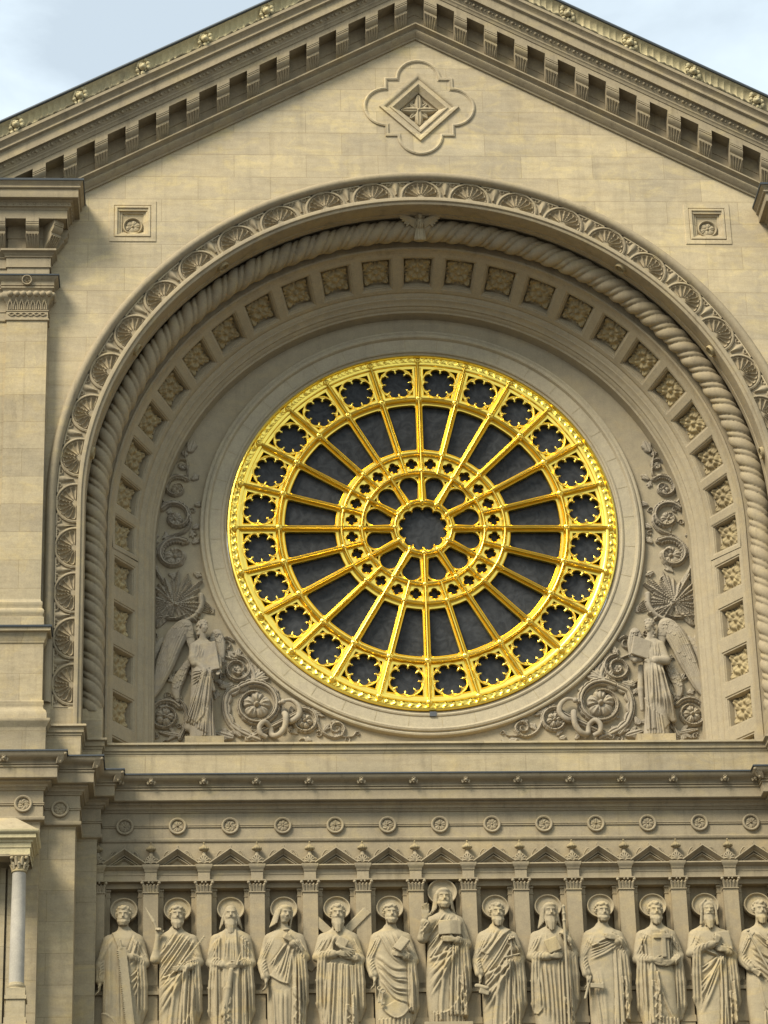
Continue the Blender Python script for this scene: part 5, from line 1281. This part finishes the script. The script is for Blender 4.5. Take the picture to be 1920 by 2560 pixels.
G = [
 (0, 'curly haired statue with a short beard holding a long toothed saw', dict(hair='short', beard='short', yaw=-.05), [down(-1, (-.40, .52, 1.60)), bend(1, (.10, .68, 2.12), ((-1, .1, .35), (0, .2, 1), .6, -1))], f1, 0, [('saw', saw)]),
 (1, 'statue raising a knife in one hand with a palm branch in the other', dict(hair='curly', beard='mid', yaw=.05), [dict(S_=sh(-1), E_=(-.38, .54, 2.08), W_=(-.34, .62, 2.52), bare=True, hand=((.1, .15, 1), (1, 0, 0), 1.1, 1)), bend(1, (.14, .70, 1.86), ((-1, .15, -.15), (0, .2, 1), .3, -1))], lambda F: toga(F, 1), 0, [('knife', knife), ('palm_branch', palm)]),
 (2, 'balding statue in an open cloak with a very long beard and folded hands', dict(hair='bald', beard='long', yaw=0), [bend(-1, (-.10, .66, 1.90), ((1, .1, -.25), (0, .2, 1), .4, 1), E=(-.34, .50, 2.0)), bend(1, (.13, .68, 1.93), ((-1, .2, -.35), (0, .2, 1), .4, -1), E=(.34, .50, 2.0))], f3, 0, [('club', club)]),
 (3, 'young beardless statue with long hair and tilted head lifting a cup', dict(hair='long', beard='none', yaw=.45, tilt=.16), [down(-1, (-.33, .62, 1.62)), bend(1, (.10, .70, 2.40), ((-.75, .1, .6), (0, .3, 1), .8, -1), E=(.34, .52, 2.10))], f4, 0, [('cup', cup)]),
 (4, 'long bearded statue with an X shaped cross behind its shoulders', dict(hair='fringe', beard='long', yaw=0), [bend(-1, (-.02, .70, 2.12), ((1, .1, -.1), (0, .2, 1), .35, 1), E=(-.36, .52, 2.10)), bend(1, (.26, .64, 2.06), ((-1, .2, .15), (0, .2, 1), .35, -1), E=(.37, .50, 2.05))], f5, 0, [('diagonal_cross', saltire), ('bundle', fishes)]),
 (5, 'curly headed statue with a book in one hand and keys hanging from the other', dict(hair='curly', beard='short', yaw=.1), [down(-1, (-.32, .60, 1.64)), bend(1, (.20, .68, 2.08), ((-1, .2, .25), (0, .2, 1), .5, -1))], f6, 0, [('book', lambda cv: (book(cv, .16, 2.28, .62, .74, .09, .14, .04))), ('keys', keys)]),
 (6, 'tallest central statue blessing with one raised hand over an open book', dict(hair='long', beard='short', yaw=.08, sc=1.03), [dict(S_=sh(-1), E_=(-.39, .54, 2.14), W_=(-.35, .70, 2.50), hand=((.05, .12, 1), (1, .1, 0), .2, 1), hs=1.2), bend(1, (.15, .72, 2.06), ((-1, .12, .08), (0, .2, 1), .2, -1))], f7, .31, [('open_book', openbook)]),
 (7, 'statue with a pointed beard holding a carpenter square and a scroll', dict(hair='short', beard='mid', yaw=.12), [down(-1, (-.35, .60, 1.66)), bend(1, (.26, .70, 2.24), ((-.5, .2, .85), (-1, .2, 0), .9, -1))], f8, 0, [('carpenter_square', square_), ('scroll', scroll)]),
 (8, 'long haired bearded statue gripping a tall staff and a closed book', dict(hair='long', beard='long', yaw=.1), [bend(-1, (-.02, .70, 2.02), ((1, .1, .12), (0, .2, 1), .3, 1), E=(-.36, .52, 2.06)), bend(1, (.27, .66, 2.42), ((-.5, .3, .6), (-.3, .2, 1), 1.0, -1), E=(.37, .50, 2.10))], f9, 0, [('staff', staff), ('book', lambda cv: book(cv, .0, 2.24, -.35, .72, .12, .14, .04))]),
 (9, 'statue with one hand on its chest and an axe in the lowered hand', dict(hair='curly', beard='short', yaw=.12), [down(-1, (-.34, .60, 1.62)), bend(1, (.20, .68, 2.38), ((-1, .12, .3), (0, .2, 1), .25, -1), E=(.35, .50, 2.12))], f10, 0, [('axe', axe)]),
 (10, 'balding statue holding a broad shield shaped plate with a plain cross', dict(hair='fringe', beard='mid', yaw=.06), [bend(-1, (-.10, .68, 1.93), ((1, .15, -.1), (0, .2, 1), .3, 1), E=(-.37, .48, 2.0)), bend(1, (.23, .66, 1.90), ((-1, .2, -.3), (0, .2, 1), .3, -1), E=(.37, .48, 2.05))], f11, 0, [('cross_plate', tplate)]),
 (11, 'hooded statue with a long beard resting one hand near its chin', dict(hair='hood', beard='long', yaw=.08, sc=.98), [bend(-1, (.08, .74, 2.26), ((.25, .15, 1), (-1, .2, 0), .8, 1), E=(-.35, .54, 2.10)), bend(1, (.27, .68, 2.12), ((-1, .2, .2), (0, .2, 1), .4, -1), E=(.38, .48, 2.05))], f12, 0, [('tablet', tablet)]),
 (12, 'rightmost statue of the row holding a long sword and a small lamb', dict(hair='short', beard='mid', yaw=.1), [down(-1, (-.24, .64, 1.72), ((.75, .25, -.6), (0, .5, 1), .7, -1)), bend(1, (.22, .70, 2.20), ((-.9, .2, .35), (0, .2, 1), .5, -1))], f13, 0, [('sword', sword), ('lamb', lamb)]),
]
for i, lb, hd, ar, fo_, lift, at in G: statue(i, lb, hd, ar, fo_, lift, sway=.02*(1 if i % 2 else -1), attrs=at)
# ------------------------------------------------ carved foliage on the tympanum, one sheet of relief per side
class Rel:
    def __init__(s, x0, x1, z0, z1, h=.012):
        s.U = np.arange(x0, x1, h); s.V = np.arange(z0, z1, h); s.X, s.Z = np.meshgrid(s.U, s.V, indexing='ij'); s.H = np.full(s.X.shape, -.006)
    def win(s, x0, x1, z0, z1):
        return slice(max(0, np.searchsorted(s.U, x0)), np.searchsorted(s.U, x1)), slice(max(0, np.searchsorted(s.V, z0)), np.searchsorted(s.V, z1))
    def mx(s, w_, f): s.H[w_] = np.maximum(s.H[w_], f)
    def stem(s, pts, wd, amp, grow=1.0, groove=True, leafy=0):
        pts = bez(pts, 8); xs = [p[0] for p in pts]; zs = [p[1] for p in pts]; m_ = wd*3
        w_ = s.win(min(xs)-m_, max(xs)+m_, min(zs)-m_, max(zs)+m_); x, z = s.X[w_], s.Z[w_]
        d, t, sg = seg_dist(x, z, pts); wt = wd*(1-(1-grow)*t)
        if leafy: wt = wt*np.where(sg > 0, 1+leafy*np.abs(np.sin(t*len(pts)*.55))**.6, 1)
        f = np.sqrt(np.clip(1-(d/wt)**2, 0, 1))*amp
        if groove: f = f*(1-.45*np.exp(-((d-wt*.42)/(wt*.13))**2))
        s.mx(w_, np.where(d < wt, f, -.006))
    def spiral(s, cx, cz, r0, a0, turns, dr, wd, amp, leafy=.6, r_end=.22):
        n_ = int(10*turns)+4
        pts = [(cx+r0*(1-(1-r_end)*k/n_)*math.cos(a0+dr*2*math.pi*turns*k/n_), cz+r0*(1-(1-r_end)*k/n_)*math.sin(a0+dr*2*math.pi*turns*k/n_)) for k in range(n_+1)]
        s.stem(pts, wd, amp, .45, True, leafy)
    def flower(s, cx, cz, r_, n_=5, rot=0., amp=.10):
        w_ = s.win(cx-r_, cx+r_, cz-r_, cz+r_); s.mx(w_, flower2(s.X[w_], s.Z[w_], cx, cz, r_, n_, rot)*amp)
    def leaf(s, cx, cz, ang, ln, wd, amp=.06, lobes=3):
        R_ = ln+wd; w_ = s.win(cx-R_, cx+R_, cz-R_, cz+R_); x, z = s.X[w_], s.Z[w_]
        f = leaf2(x, z, cx, cz, ang, ln, wd)
        for k in range(1, lobes):
            t = .18+.5*k/lobes
            for q in (-1, 1): f = np.maximum(f, .85*leaf2(x, z, cx+t*ln*.6*math.cos(ang), cz+t*ln*.6*math.sin(ang), ang+q*.7, ln*.55, wd*.42))
        s.mx(w_, f*amp-.001)
    def frond(s, cx, cz, ang, ln, wd, amp=.06):
        R_ = ln+wd; w_ = s.win(cx-R_, cx+R_, cz-R_, cz+R_); x, z = s.X[w_]-cx, s.Z[w_]-cz
        c, q = math.cos(ang), math.sin(ang); u_ = x*c+z*q; v = -x*q+z*c; t = u_/ln
        hw = wd*np.sqrt(np.clip(np.sin(np.pi*np.clip(t*.96+.03, 0, 1)), 0, 1)); e_ = np.clip(1-(np.abs(v)/np.maximum(hw, .004)), 0, 1)
        barb = .60+.40*np.abs(np.sin(np.pi*(u_-np.abs(v)*1.5)/.050))
        f = amp*(.25+.75*e_**.5)*barb+.03*np.exp(-(v/.016)**2)
        s.mx(w_, np.where((t > 0) & (t < 1) & (e_ > .04), f, -.006))
def tympanum_relief(side):
    r_ = Rel(1.3, 5.86, -5.0, 2.25)
    # upper climbing scrolls
    r_.stem([(5.5, -1.25), (5.72, -.75), (5.45, -.25), (5.05, -.05), (4.95, .25), (5.2, .60), (5.5, .62), (5.55, .95), (5.3, 1.25), (5.02, 1.25), (5.02, 1.55), (5.06, 1.78), (4.96, 1.98)], .045, .07, .45)
    r_.spiral(5.27, -.62, .40, 2.2, 1.15, -1, .075, .10); r_.flower(5.26, -.66, .24, 5, .3, .12)
    r_.spiral(5.26, .26, .36, .6, 1.1, 1, .065, .09); r_.flower(5.27, .22, .17, 6, 0, .10)
    r_.spiral(5.23, .96, .30, 2.4, 1.2, -1, .055, .08); r_.flower(5.22, .94, .14, 5, 1, .09)
    r_.spiral(5.12, 1.50, .16, .5, 1.1, 1, .035, .06); r_.flower(5.10, 1.50, .08, 5, 0, .06)
    r_.leaf(4.97, 1.80, 1.9, .30, .10, .07, 4); r_.leaf(5.0, 1.74, .5, .16, .05, .05)
    for cx, cz, a in ((4.9, .0, 2.6), (5.65, .05, .5), (4.86, .55, 2.9), (5.62, .60, .2), (4.92, 1.15, 2.5), (5.5, 1.30, .7), (5.62, -.15, -.3), (4.9, -.35, 2.4), (5.35, 1.62, .3), (4.88, -1.02, 3.6), (5.7, -1.0, -.6)): r_.leaf(cx, cz, a, .20, .06, .055, 3)
    for cx, cz in ((4.9, .42), (5.66, .42), (4.86, -.12), (5.45, 1.45), (5.7, -.02)): r_.spiral(cx, cz, .07, 1, .9, 1, .02, .04, 0)
    # palm spray
    rg = np.random.default_rng(5 if side > 0 else 11)
    for k in range(24):
        a = -.45+4.1*((k*7) % 24)/23+rg.normal(0, .05); l_ = rg.uniform(.50, .84) if .3 < a < 2.8 else rg.uniform(.45, .68)
        r_.frond(5.28+rg.normal(0, .02), -1.76, a, l_, rg.uniform(.06, .10), rg.uniform(.04, .085))
    for k, a in enumerate((3.9, 4.15, -.7, -.95)): r_.frond(5.26, -1.72, a, .62 if k < 2 else .68, .10, .06)
    r_.stem([(5.0, -1.98), (5.25, -2.08), (5.62, -2.05)], .035, .08, 1); r_.stem([(5.28, -1.75), (5.45, -1.85), (5.55, -2.0), (5.35, -2.02), (5.30, -1.86)], .028, .08, 1)
    r_.stem([(4.72, -1.55), (4.72, -1.80), (4.85, -2.02), (5.08, -2.16)], .07, .09, .7, False)
    for k in range(6): r_.stem([(4.45, -1.95+.02*k), (4.62, -1.93+.05*k), (4.75, -1.86+.06*k)], .012, .03, .5, False)
    # scrolls beside and below the angel
    r_.spiral(4.20, -2.66, .17, 2.6, 1.5, -1, .035, .06, .2); r_.stem([(4.36, -2.62), (4.33, -2.85), (4.10, -2.98), (3.98, -3.0)], .03, .05, 1)
    r_.spiral(3.97, -3.22, .30, 1.6, 1.8, 1, .055, .085, .3); r_.flower(3.99, -3.24, .10, 6, 0, .07)
    r_.leaf(3.98, -2.95, 1.8, .22, .06); r_.leaf(4.05, -3.55, -.3, .28, .07)
    r_.stem([(3.7, -3.15), (3.62, -3.45), (3.85, -3.6), (4.15, -3.75), (4.22, -4.1), (4.1, -4.45), (3.85, -4.65), (3.5, -4.80)], .085, .08, .8, True, .7)
    r_.spiral(3.59, -4.02, .50, .9, 1.15, 1, .085, .11, .35, .55); r_.flower(3.57, -4.02, .30, 5, .35, .17)
    for a, l_ in ((2.5, .42), (2.9, .36), (3.3, .26), (2.1, .26)): r_.leaf(3.66, -3.50, a, l_, .085, .075, 4)
    r_.leaf(3.72, -3.48, .9, .26, .07); r_.leaf(4.18, -3.62, .5, .22, .05); r_.leaf(4.05, -4.75, .3, .40, .09, .08); r_.leaf(3.9, -4.72, .9, .35, .07, .07)
    r_.stem([(2.72, -4.20), (3.1, -4.42), (3.75, -4.76)], .07, .08, 1.15); 
    r_.spiral(2.60, -4.38, .28, 1.2, 1.05, 1, .055, .08, .4, .6); r_.flower(2.59, -4.38, .17, 6, .2, .13); r_.flower(2.76, -4.42, .09, 5, 0, .11)
    for a, l_ in ((2.2, .3), (2.9, .36)): r_.leaf(2.45, -4.22, a, l_, .06, .06, 3)
    r_.stem([(2.36, -4.34), (2.22, -4.62), (2.0, -4.74), (1.82, -4.70)], .04, .06, .8); r_.spiral(1.93, -4.55, .17, 3.9, 1.3, -1, .04, .065, .4); r_.leaf(2.05, -4.40, 3.0, .26, .05, .05); r_.leaf(2.2, -4.6, 2.2, .2, .05, .05)
    r_.stem([(1.78, -4.72), (1.62, -4.72), (1.52, -4.62)], .025, .045, .6); r_.spiral(1.50, -4.66, .06, 0, 1, 1, .018, .04, 0)
    for cx, cz, a in ((3.05, -3.62, 2.7), (3.12, -3.72, .4), (2.85, -3.80, 2.9), (3.15, -3.55, 1.2)): r_.leaf(cx, cz, a, .2, .045, .045)
    # lower outer scroll under the big wing
    r_.spiral(5.46, -4.25, .36, 2.6, 1.3, -1, .06, .09, .4, .45); r_.flower(5.47, -4.27, .20, 5, .6, .14)
    r_.stem([(5.15, -4.75), (5.02, -4.4), (5.05, -4.05), (5.2, -3.85), (5.3, -3.6), (5.22, -3.35)], .05, .07, .5, True, .6); r_.leaf(5.12, -3.9, .8, .28, .07); r_.leaf(5.05, -4.6, 1.9, .3, .08)
    r_.leaf(5.25, -3.55, 1.0, .25, .06); r_.leaf(5.1, -4.7, .2, .5, .06); r_.spiral(5.22, -3.42, .09, 0, 1, 1, .025, .05, .2)
    for k in range(150):
        x, z = rg.uniform(1.6, 5.75), rg.uniform(-4.9, -2.4)
        if z > -3.0 and x < 4.6 and rg.random() < .6: x = rg.uniform(4.9, 5.8); z = rg.uniform(-1.2, 1.3)
        i, j = min(len(r_.U)-1, int((x-1.3)/.012)), min(len(r_.V)-1, int((z+5.0)/.012))
        if r_.H[i, j] > .0 or math.hypot(x, z) < 4.9: continue
        if k % 3: r_.leaf(x, z, rg.uniform(0, 6.28), rg.uniform(.14, .26), rg.uniform(.035, .06), rg.uniform(.03, .05), 4)
        else: r_.spiral(x, z, rg.uniform(.06, .10), rg.uniform(0, 6), 1.2, 1 if k % 2 else -1, .02, .04, .5)
    ring = np.hypot(r_.X, r_.Z) < 4.76; r_.H[ring] = -.03
    r_.H *= 1.3; r_.H[r_.H < .003] = -.0078; r_.H[ring] = -.03
    sx = 1 if side > 0 else -1
    o = relief('foliage_relief', r_.U, r_.V, r_.H, lambda a, b, h: (sx*a, YT-h, b), 'relief', None, 50, -.004)
    tag(o, 'carved scrolls, rosettes and palm spray to the %s of the rose window' % ('right' if sx > 0 else 'left'), 'relief carving', 'scroll carvings beside the window')
    # serpent winding through the stem, a thing in the round
    q = MB(); P3 = lambda L_: [(sx*x, YT-d, z) for x, z, d in L_]
    def sm3(L_):
        b1 = bez([(p[0], p[1]) for p in L_], 8); b2 = bez([(p[2], 0) for p in L_], 8); return [(a[0], a[1], c[0]) for a, c in zip(b1, b2)]
    L1 = sm3([(3.03, -3.97, .15), (2.86, -3.96, .15), (2.72, -4.08, .14), (2.70, -4.26, .12), (2.84, -4.40, .12), (2.98, -4.40, .05)])
    q.tube(P3(L1), [.045]+[.03+.03*min(1, k/20) for k in range(len(L1)-1)], 12)
    L1 = sm3([(3.0, -4.22, .06), (2.98, -4.32, .18), (3.0, -4.55, .19), (3.12, -4.72, .17), (3.26, -4.70, .08), (3.30, -4.52, .06), (3.42, -4.44, .17), (3.52, -4.55, .19), (3.50, -4.70, .17), (3.38, -4.76, .12)])
    q.tube(P3(L1), [.066-.016*k/len(L1) for k in range(len(L1))], 12)
    q.ball((sx*3.03, YT-.15, -3.99), .06, 10, 7); q.ball((sx*3.10, YT-.15, -4.01), .035, 8, 6)
    o = q.obj('serpent', 'relief', None, 60); tag(o, 'carved snake coiled round a stem on the %s side of the window' % ('right' if sx > 0 else 'left'), 'snake carving', 'carved snakes')
    q = MB(); a, b = sorted((sx*4.25, sx*5.05)); q.box(a, b, YT-.33, YT, -5.45, -4.80); q.box(*sorted((sx*1.3, sx*5.70)), YT-.10, YT, -5.45, -4.93); o2 = q.obj('base_slab', 'pier'); tag(o2, 'pale stone slab under the %s carved angel' % ('right' if sx > 0 else 'left'), 'slab')
for s_ in (-1, 1): tympanum_relief(s_)

# ------------------------------------------------ angels in high relief
def wing(cv, S_, top, tips, d=.16, side=1, w_=.05, nf=9, inner=True):
    """feathers from the arched leading edge down to the tips"""
    lead = bez([S_, (S_[0]*.5+top[0]*.5-.03*side, (S_[1]+top[1])/2+.06), top, (top[0]+(tips[0][0]-top[0])*.35, top[1]+(tips[0][1]-top[1])*.22+.05)], 6)
    for k in range(nf):
        t = k/(nf-1); a = lead[int((1-t)*(len(lead)-1)*.75+.2*len(lead))] if False else lead[int((1-t*.85)*(len(lead)-1))]
        b = (tips[0][0]+(tips[1][0]-tips[0][0])*t, tips[0][1]+(tips[1][1]-tips[0][1])*t)
        m_ = ((a[0]+b[0])/2+(.20-.06*t)*side, (a[1]+b[1])/2+.14)
        dd = d+.02-.010*k
        cv.chain([(a[0], dd+.03, a[1]), (m_[0], dd+.02, m_[1]), (b[0], dd-.02, b[1])], [w_*.9, w_*1.15, w_*.45], .006, 1.5)
    for row in range(3):                                            # short covert feathers
        for k in range(7):
            t = k/6; a = lead[int((1-t*.8)*(len(lead)-1))]; b = (tips[0][0]+(tips[1][0]-tips[0][0])*t, tips[0][1]+(tips[1][1]-tips[0][1])*t)
            f0, f1 = .06+row*.11, .20+row*.12
            P = lambda f: (a[0]+(b[0]-a[0])*f+.08*side*(1-t)*f, d+.050-.012*row, a[1]+(b[1]-a[1])*f+.05*f)
            cv.cap(P(f0), P(f1), w_*.75, w_*.6, .006, fl=1.3)
    cv.chain([(x, d+.05, z) for x, z in lead], [.05]*len(lead), .02, 1.2)
def angel(side):
    m = side                                                         # +1 right hand figure, facing left
    cv = Carve(((-1.45, 1.45), (-.02, .80), (0, 3.62)), .0155)
    f = lambda x: m*x
    FW = Folds(cv)
    def blade(P_, rad, d, fl, feathers=7):
        pts = bez(P_, 6); n_ = len(pts); rr = np.interp(np.linspace(0, 1, n_), np.linspace(0, 1, len(rad)), rad)
        cv.chain([(f(p[0]), d, p[1]) for p in pts], list(rr), .03, fl)
        for k in range(feathers):
            o = (k+.5)/feathers*2-1; L_ = []
            for t in range(2, n_, 3):
                a, b = pts[max(0, t-1)], pts[min(n_-1, t+1)]; dx, dz = b[0]-a[0], b[1]-a[1]; l_ = math.hypot(dx, dz)
                L_.append((f(pts[t][0]-dz/l_*o*rr[t]*.85), pts[t][1]+dx/l_*o*rr[t]*.85))
            FW.ridge(L_, .020, .022, False)
        for k in range(16):                                         # small covert feathers near the shoulder
            t = int((.10+.035*k)*n_); o = ((k*5) % 4-1.5)*.45; p = pts[min(t, n_-3)]; a = pts[min(t, n_-3)+2]
            x0, z0 = f(p[0]+o*rr[t]*.8), p[1]+o*rr[t]*.3; FW.ridge([(x0-.05, z0+.01), (x0, z0-.035), (x0+.05, z0+.01)], .014, .020)
    blade([(1.02, 2.75), (1.30, 2.25), (1.36, 1.75), (1.26, 1.45)], [.07, .12, .09, .03], .06, 1.8, 3)
    blade([(.26, 2.55), (.40, 3.12), (.66, 2.80), (.92, 2.1), (1.16, 1.45), (1.32, 1.06)], [.10, .13, .26, .23, .15, .05], .16, 1.7, 7)
    blade([(.36, 2.1), (.56, 1.7), (.66, 1.35), (.62, 1.08)], [.08, .14, .11, .05], .12, 1.6, 4)
    blade([(-.18, 2.55), (-.36, 2.92), (-.46, 2.6), (-.50, 2.15)], [.06, .10, .12, .05], .10, 1.8, 4)
    cv.emboss(FW.H, .10, .05)
    # robe
    zz = cv.z; wx = np.interp(zz, [0, .5, 1.2, 1.8, 2.2, 2.5, 2.62, 2.72], [.34, .30, .27, .25, .27, .27, .20, .08]); wd = np.interp(zz, [0, 1, 2, 2.5, 2.7], [.20, .20, .19, .17, .08])
    cx = f(1)*np.interp(zz, [0, .8, 1.6, 2.6], [-.02, .03, .03, .0]); X, Y = cv.x[:, None, None], cv.d[None, :, None]
    q = ((np.abs((X-cx)/wx))**2.4+(np.abs((Y-.27)/wd))**2.2)**(1/2.3); g_ = ((q-1)*np.minimum(wx, wd)*1.1).astype(np.float32); g_[:, :, zz > 2.7] = .3
    cv.D = np.minimum(cv.D, g_)
    if m > 0:
        cv.chain([(.06, .34, 1.62), (.22, .32, 1.0), (.44, .24, .46)], [.20, .22, .09], .07)
        cv.chain([(-.05, .34, 2.2), (.02, .36, 1.7), (-.04, .34, 1.0)], [.16, .19, .14], .08)
    else:
        cv.chain([(.10, .34, 1.70), (-.08, .32, 1.0), (-.34, .24, .30)], [.18, .20, .10], .07)
        cv.chain([(.02, .34, 2.2), (-.02, .36, 1.7), (.10, .34, 1.0)], [.16, .19, .14], .08)
    F = Folds(cv)
    if m > 0:
        F.fan([(-.22, 1.95), (-.10, 1.95)], [(-.24, .15), (-.05, .15)], 5, .024, .036, 0, .01, False)
        F.fan([(-.05, 1.9), (.22, 1.85)], [(-.12, .85), (.46, .50)], 6, .026, .044, .10)
        F.layer([(-.28, 1.05), (-.12, .72), (.12, .52), (.34, .34)], .04, .4); F.fan([(-.2, .7), (.1, .5)], [(-.22, .0), (.15, .0)], 6, .020, .03, 0, .006, False)
        F.fan([(.05, 2.5), (.22, 2.5)], [(.05, 2.1), (.28, 2.0)], 4, .022, .026)
    else:
        F.fan([(-.24, 1.75), (-.26, 1.4)], [(.12, 1.80), (.16, 1.72)], 5, .024, .034, .05)
        F.fan([(.04, 1.78), (.22, 1.72)], [(-.40, .45), (.08, .1)], 8, .026, .052, .04, .01, False)
        F.layer([(.26, 1.55), (.22, 1.1), (.05, .6), (-.15, .35)], .04, .5); F.fan([(.05, .6), (.25, 1.0)], [(.0, 0), (.28, 0)], 5, .020, .034, 0, .006, False)
        F.fan([(-.2, 2.5), (.1, 2.5)], [(-.25, 2.1), (.0, 2.1)], 4, .022, .022); zig(F, .26, 1.6, .9, 1, .05)
    cv.emboss(F.H, .27, .08)
    if m > 0:
        cv.chain([(-.30, .22, 1.9), (-.34, .2, 1.3), (-.33, .18, .75)], [.07, .08, .05], .03)
        carve_arm(cv, (.22, .30, 2.46), (.34, .40, 2.02), (-.02, .52, 1.98), False, ((-1, .1, -.05), (0, .2, 1), .3, -1), True, .12, .11, .9)
        carve_arm(cv, (-.20, .28, 2.46), (-.34, .36, 2.08), (-.50, .48, 2.0), False, ((-.4, .2, .3), (0, .2, 1), .3, 1), True, .10, .09, .9)
        cv.box((-.30, .50, 2.34), (.24, .04, .27), .22, .15, -.25)
        carve_head(cv, -.03, .36, 3.0, -.95, 'short', 'none', .92, -.10)
        for k in range(10): cv.ell((.06+.05*math.sin(k*2.1), .33-.02*k % .06, 3.1-.045*k), (.05, .07, .045), .012)
    else:
        carve_arm(cv, (-.22, .30, 2.46), (-.24, .42, 2.08), (.06, .56, 1.76), True, ((1, .1, -.3), (0, .2, 1), .3, 1), True, .11, .10, .9)
        cv.cap((-.24, .40, 2.12), (-.20, .44, 1.98), .12, .10, .03)
        carve_arm(cv, (.18, .28, 2.46), (.40, .36, 2.1), (.42, .50, 1.80), False, ((-.2, .1, -1), (1, .2, 0), .4, -1), True, .10, .08, .9)
        cv.box((.20, .50, 2.14), (.19, .035, .40), -.14, .12, .2)
        for s_ in (-1, 1): cv.cap((.16, .48, 1.76), (.20+.08*s_, .44, 1.25), .04, .05, .02)
        carve_head(cv, .02, .36, 3.0, .85, 'short', 'none', .92, .06)
        for k in range(8): cv.ell((-.08-.02*math.sin(k*2.1), .33, 3.08-.04*k), (.06, .08, .04), .012)
    o = cv.obj('angel_relief', 'relief', None, (side*4.69, YT, -4.81)); o.scale = (.82, .68, .82)
    tag(o, 'winged angel carved in relief holding an open book' if side > 0 else 'winged angel carved in relief carrying a plain tablet', 'angel carving')
for s_ in (-1, 1): angel(s_)
# keystone angel
cv = Carve(((-.56, .56), (-.02, .34), (-.40, .34)), .009)
for m in (-1, 1):
    for k in range(6):
        t = k/5; cv.chain([(m*.07, .13-.01*k, .05-.03*k), (m*(.30-.08*t), .15-.012*k, .14-.09*t), (m*(.50-.22*t), .15-.01*k, .22-.27*t)], [.035, .050, .022], .005, 1.4)
cv.ell((0, .15, -.02), (.085, .09, .12), .02); cv.cap((0, .12, -.08), (0, .10, -.34), .07, .13, .03, fl=1.4); cv.ell((0, .19, .15), (.052, .055, .07), .01)
cv.cap((0, .10, .17), (0, .115, .17), .115, .115, .004, fl=5.0)
F = Folds(cv); F.fan([(-.08, 0), (.08, 0)], [(-.12, -.36), (.12, -.36)], 5, .012, .016, 0, .003, False); cv.emboss(F.H, .08, .03)
o = cv.obj('keystone_angel', 'statue', None, (0, -1.86, 6.36)); tag(o, 'small winged angel at the crown of the twisted rope', 'angel carving'); o.rotation_euler = (R(12), 0, 0)
# medallions under the archivolt
for a in (37, 59, 80, -37, -59, -80):
    V, F_ = disc_rosette(0); V = V*np.array([.75, 1.3, .75]); V = np.stack([V[:, 0], V[:, 2], V[:, 1]], -1)      # faces down
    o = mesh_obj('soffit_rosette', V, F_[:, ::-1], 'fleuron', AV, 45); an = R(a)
    o.location = (7.085*math.sin(an), -2.30, AZ+7.085*math.cos(an)); o.rotation_euler = (0, an, 0)
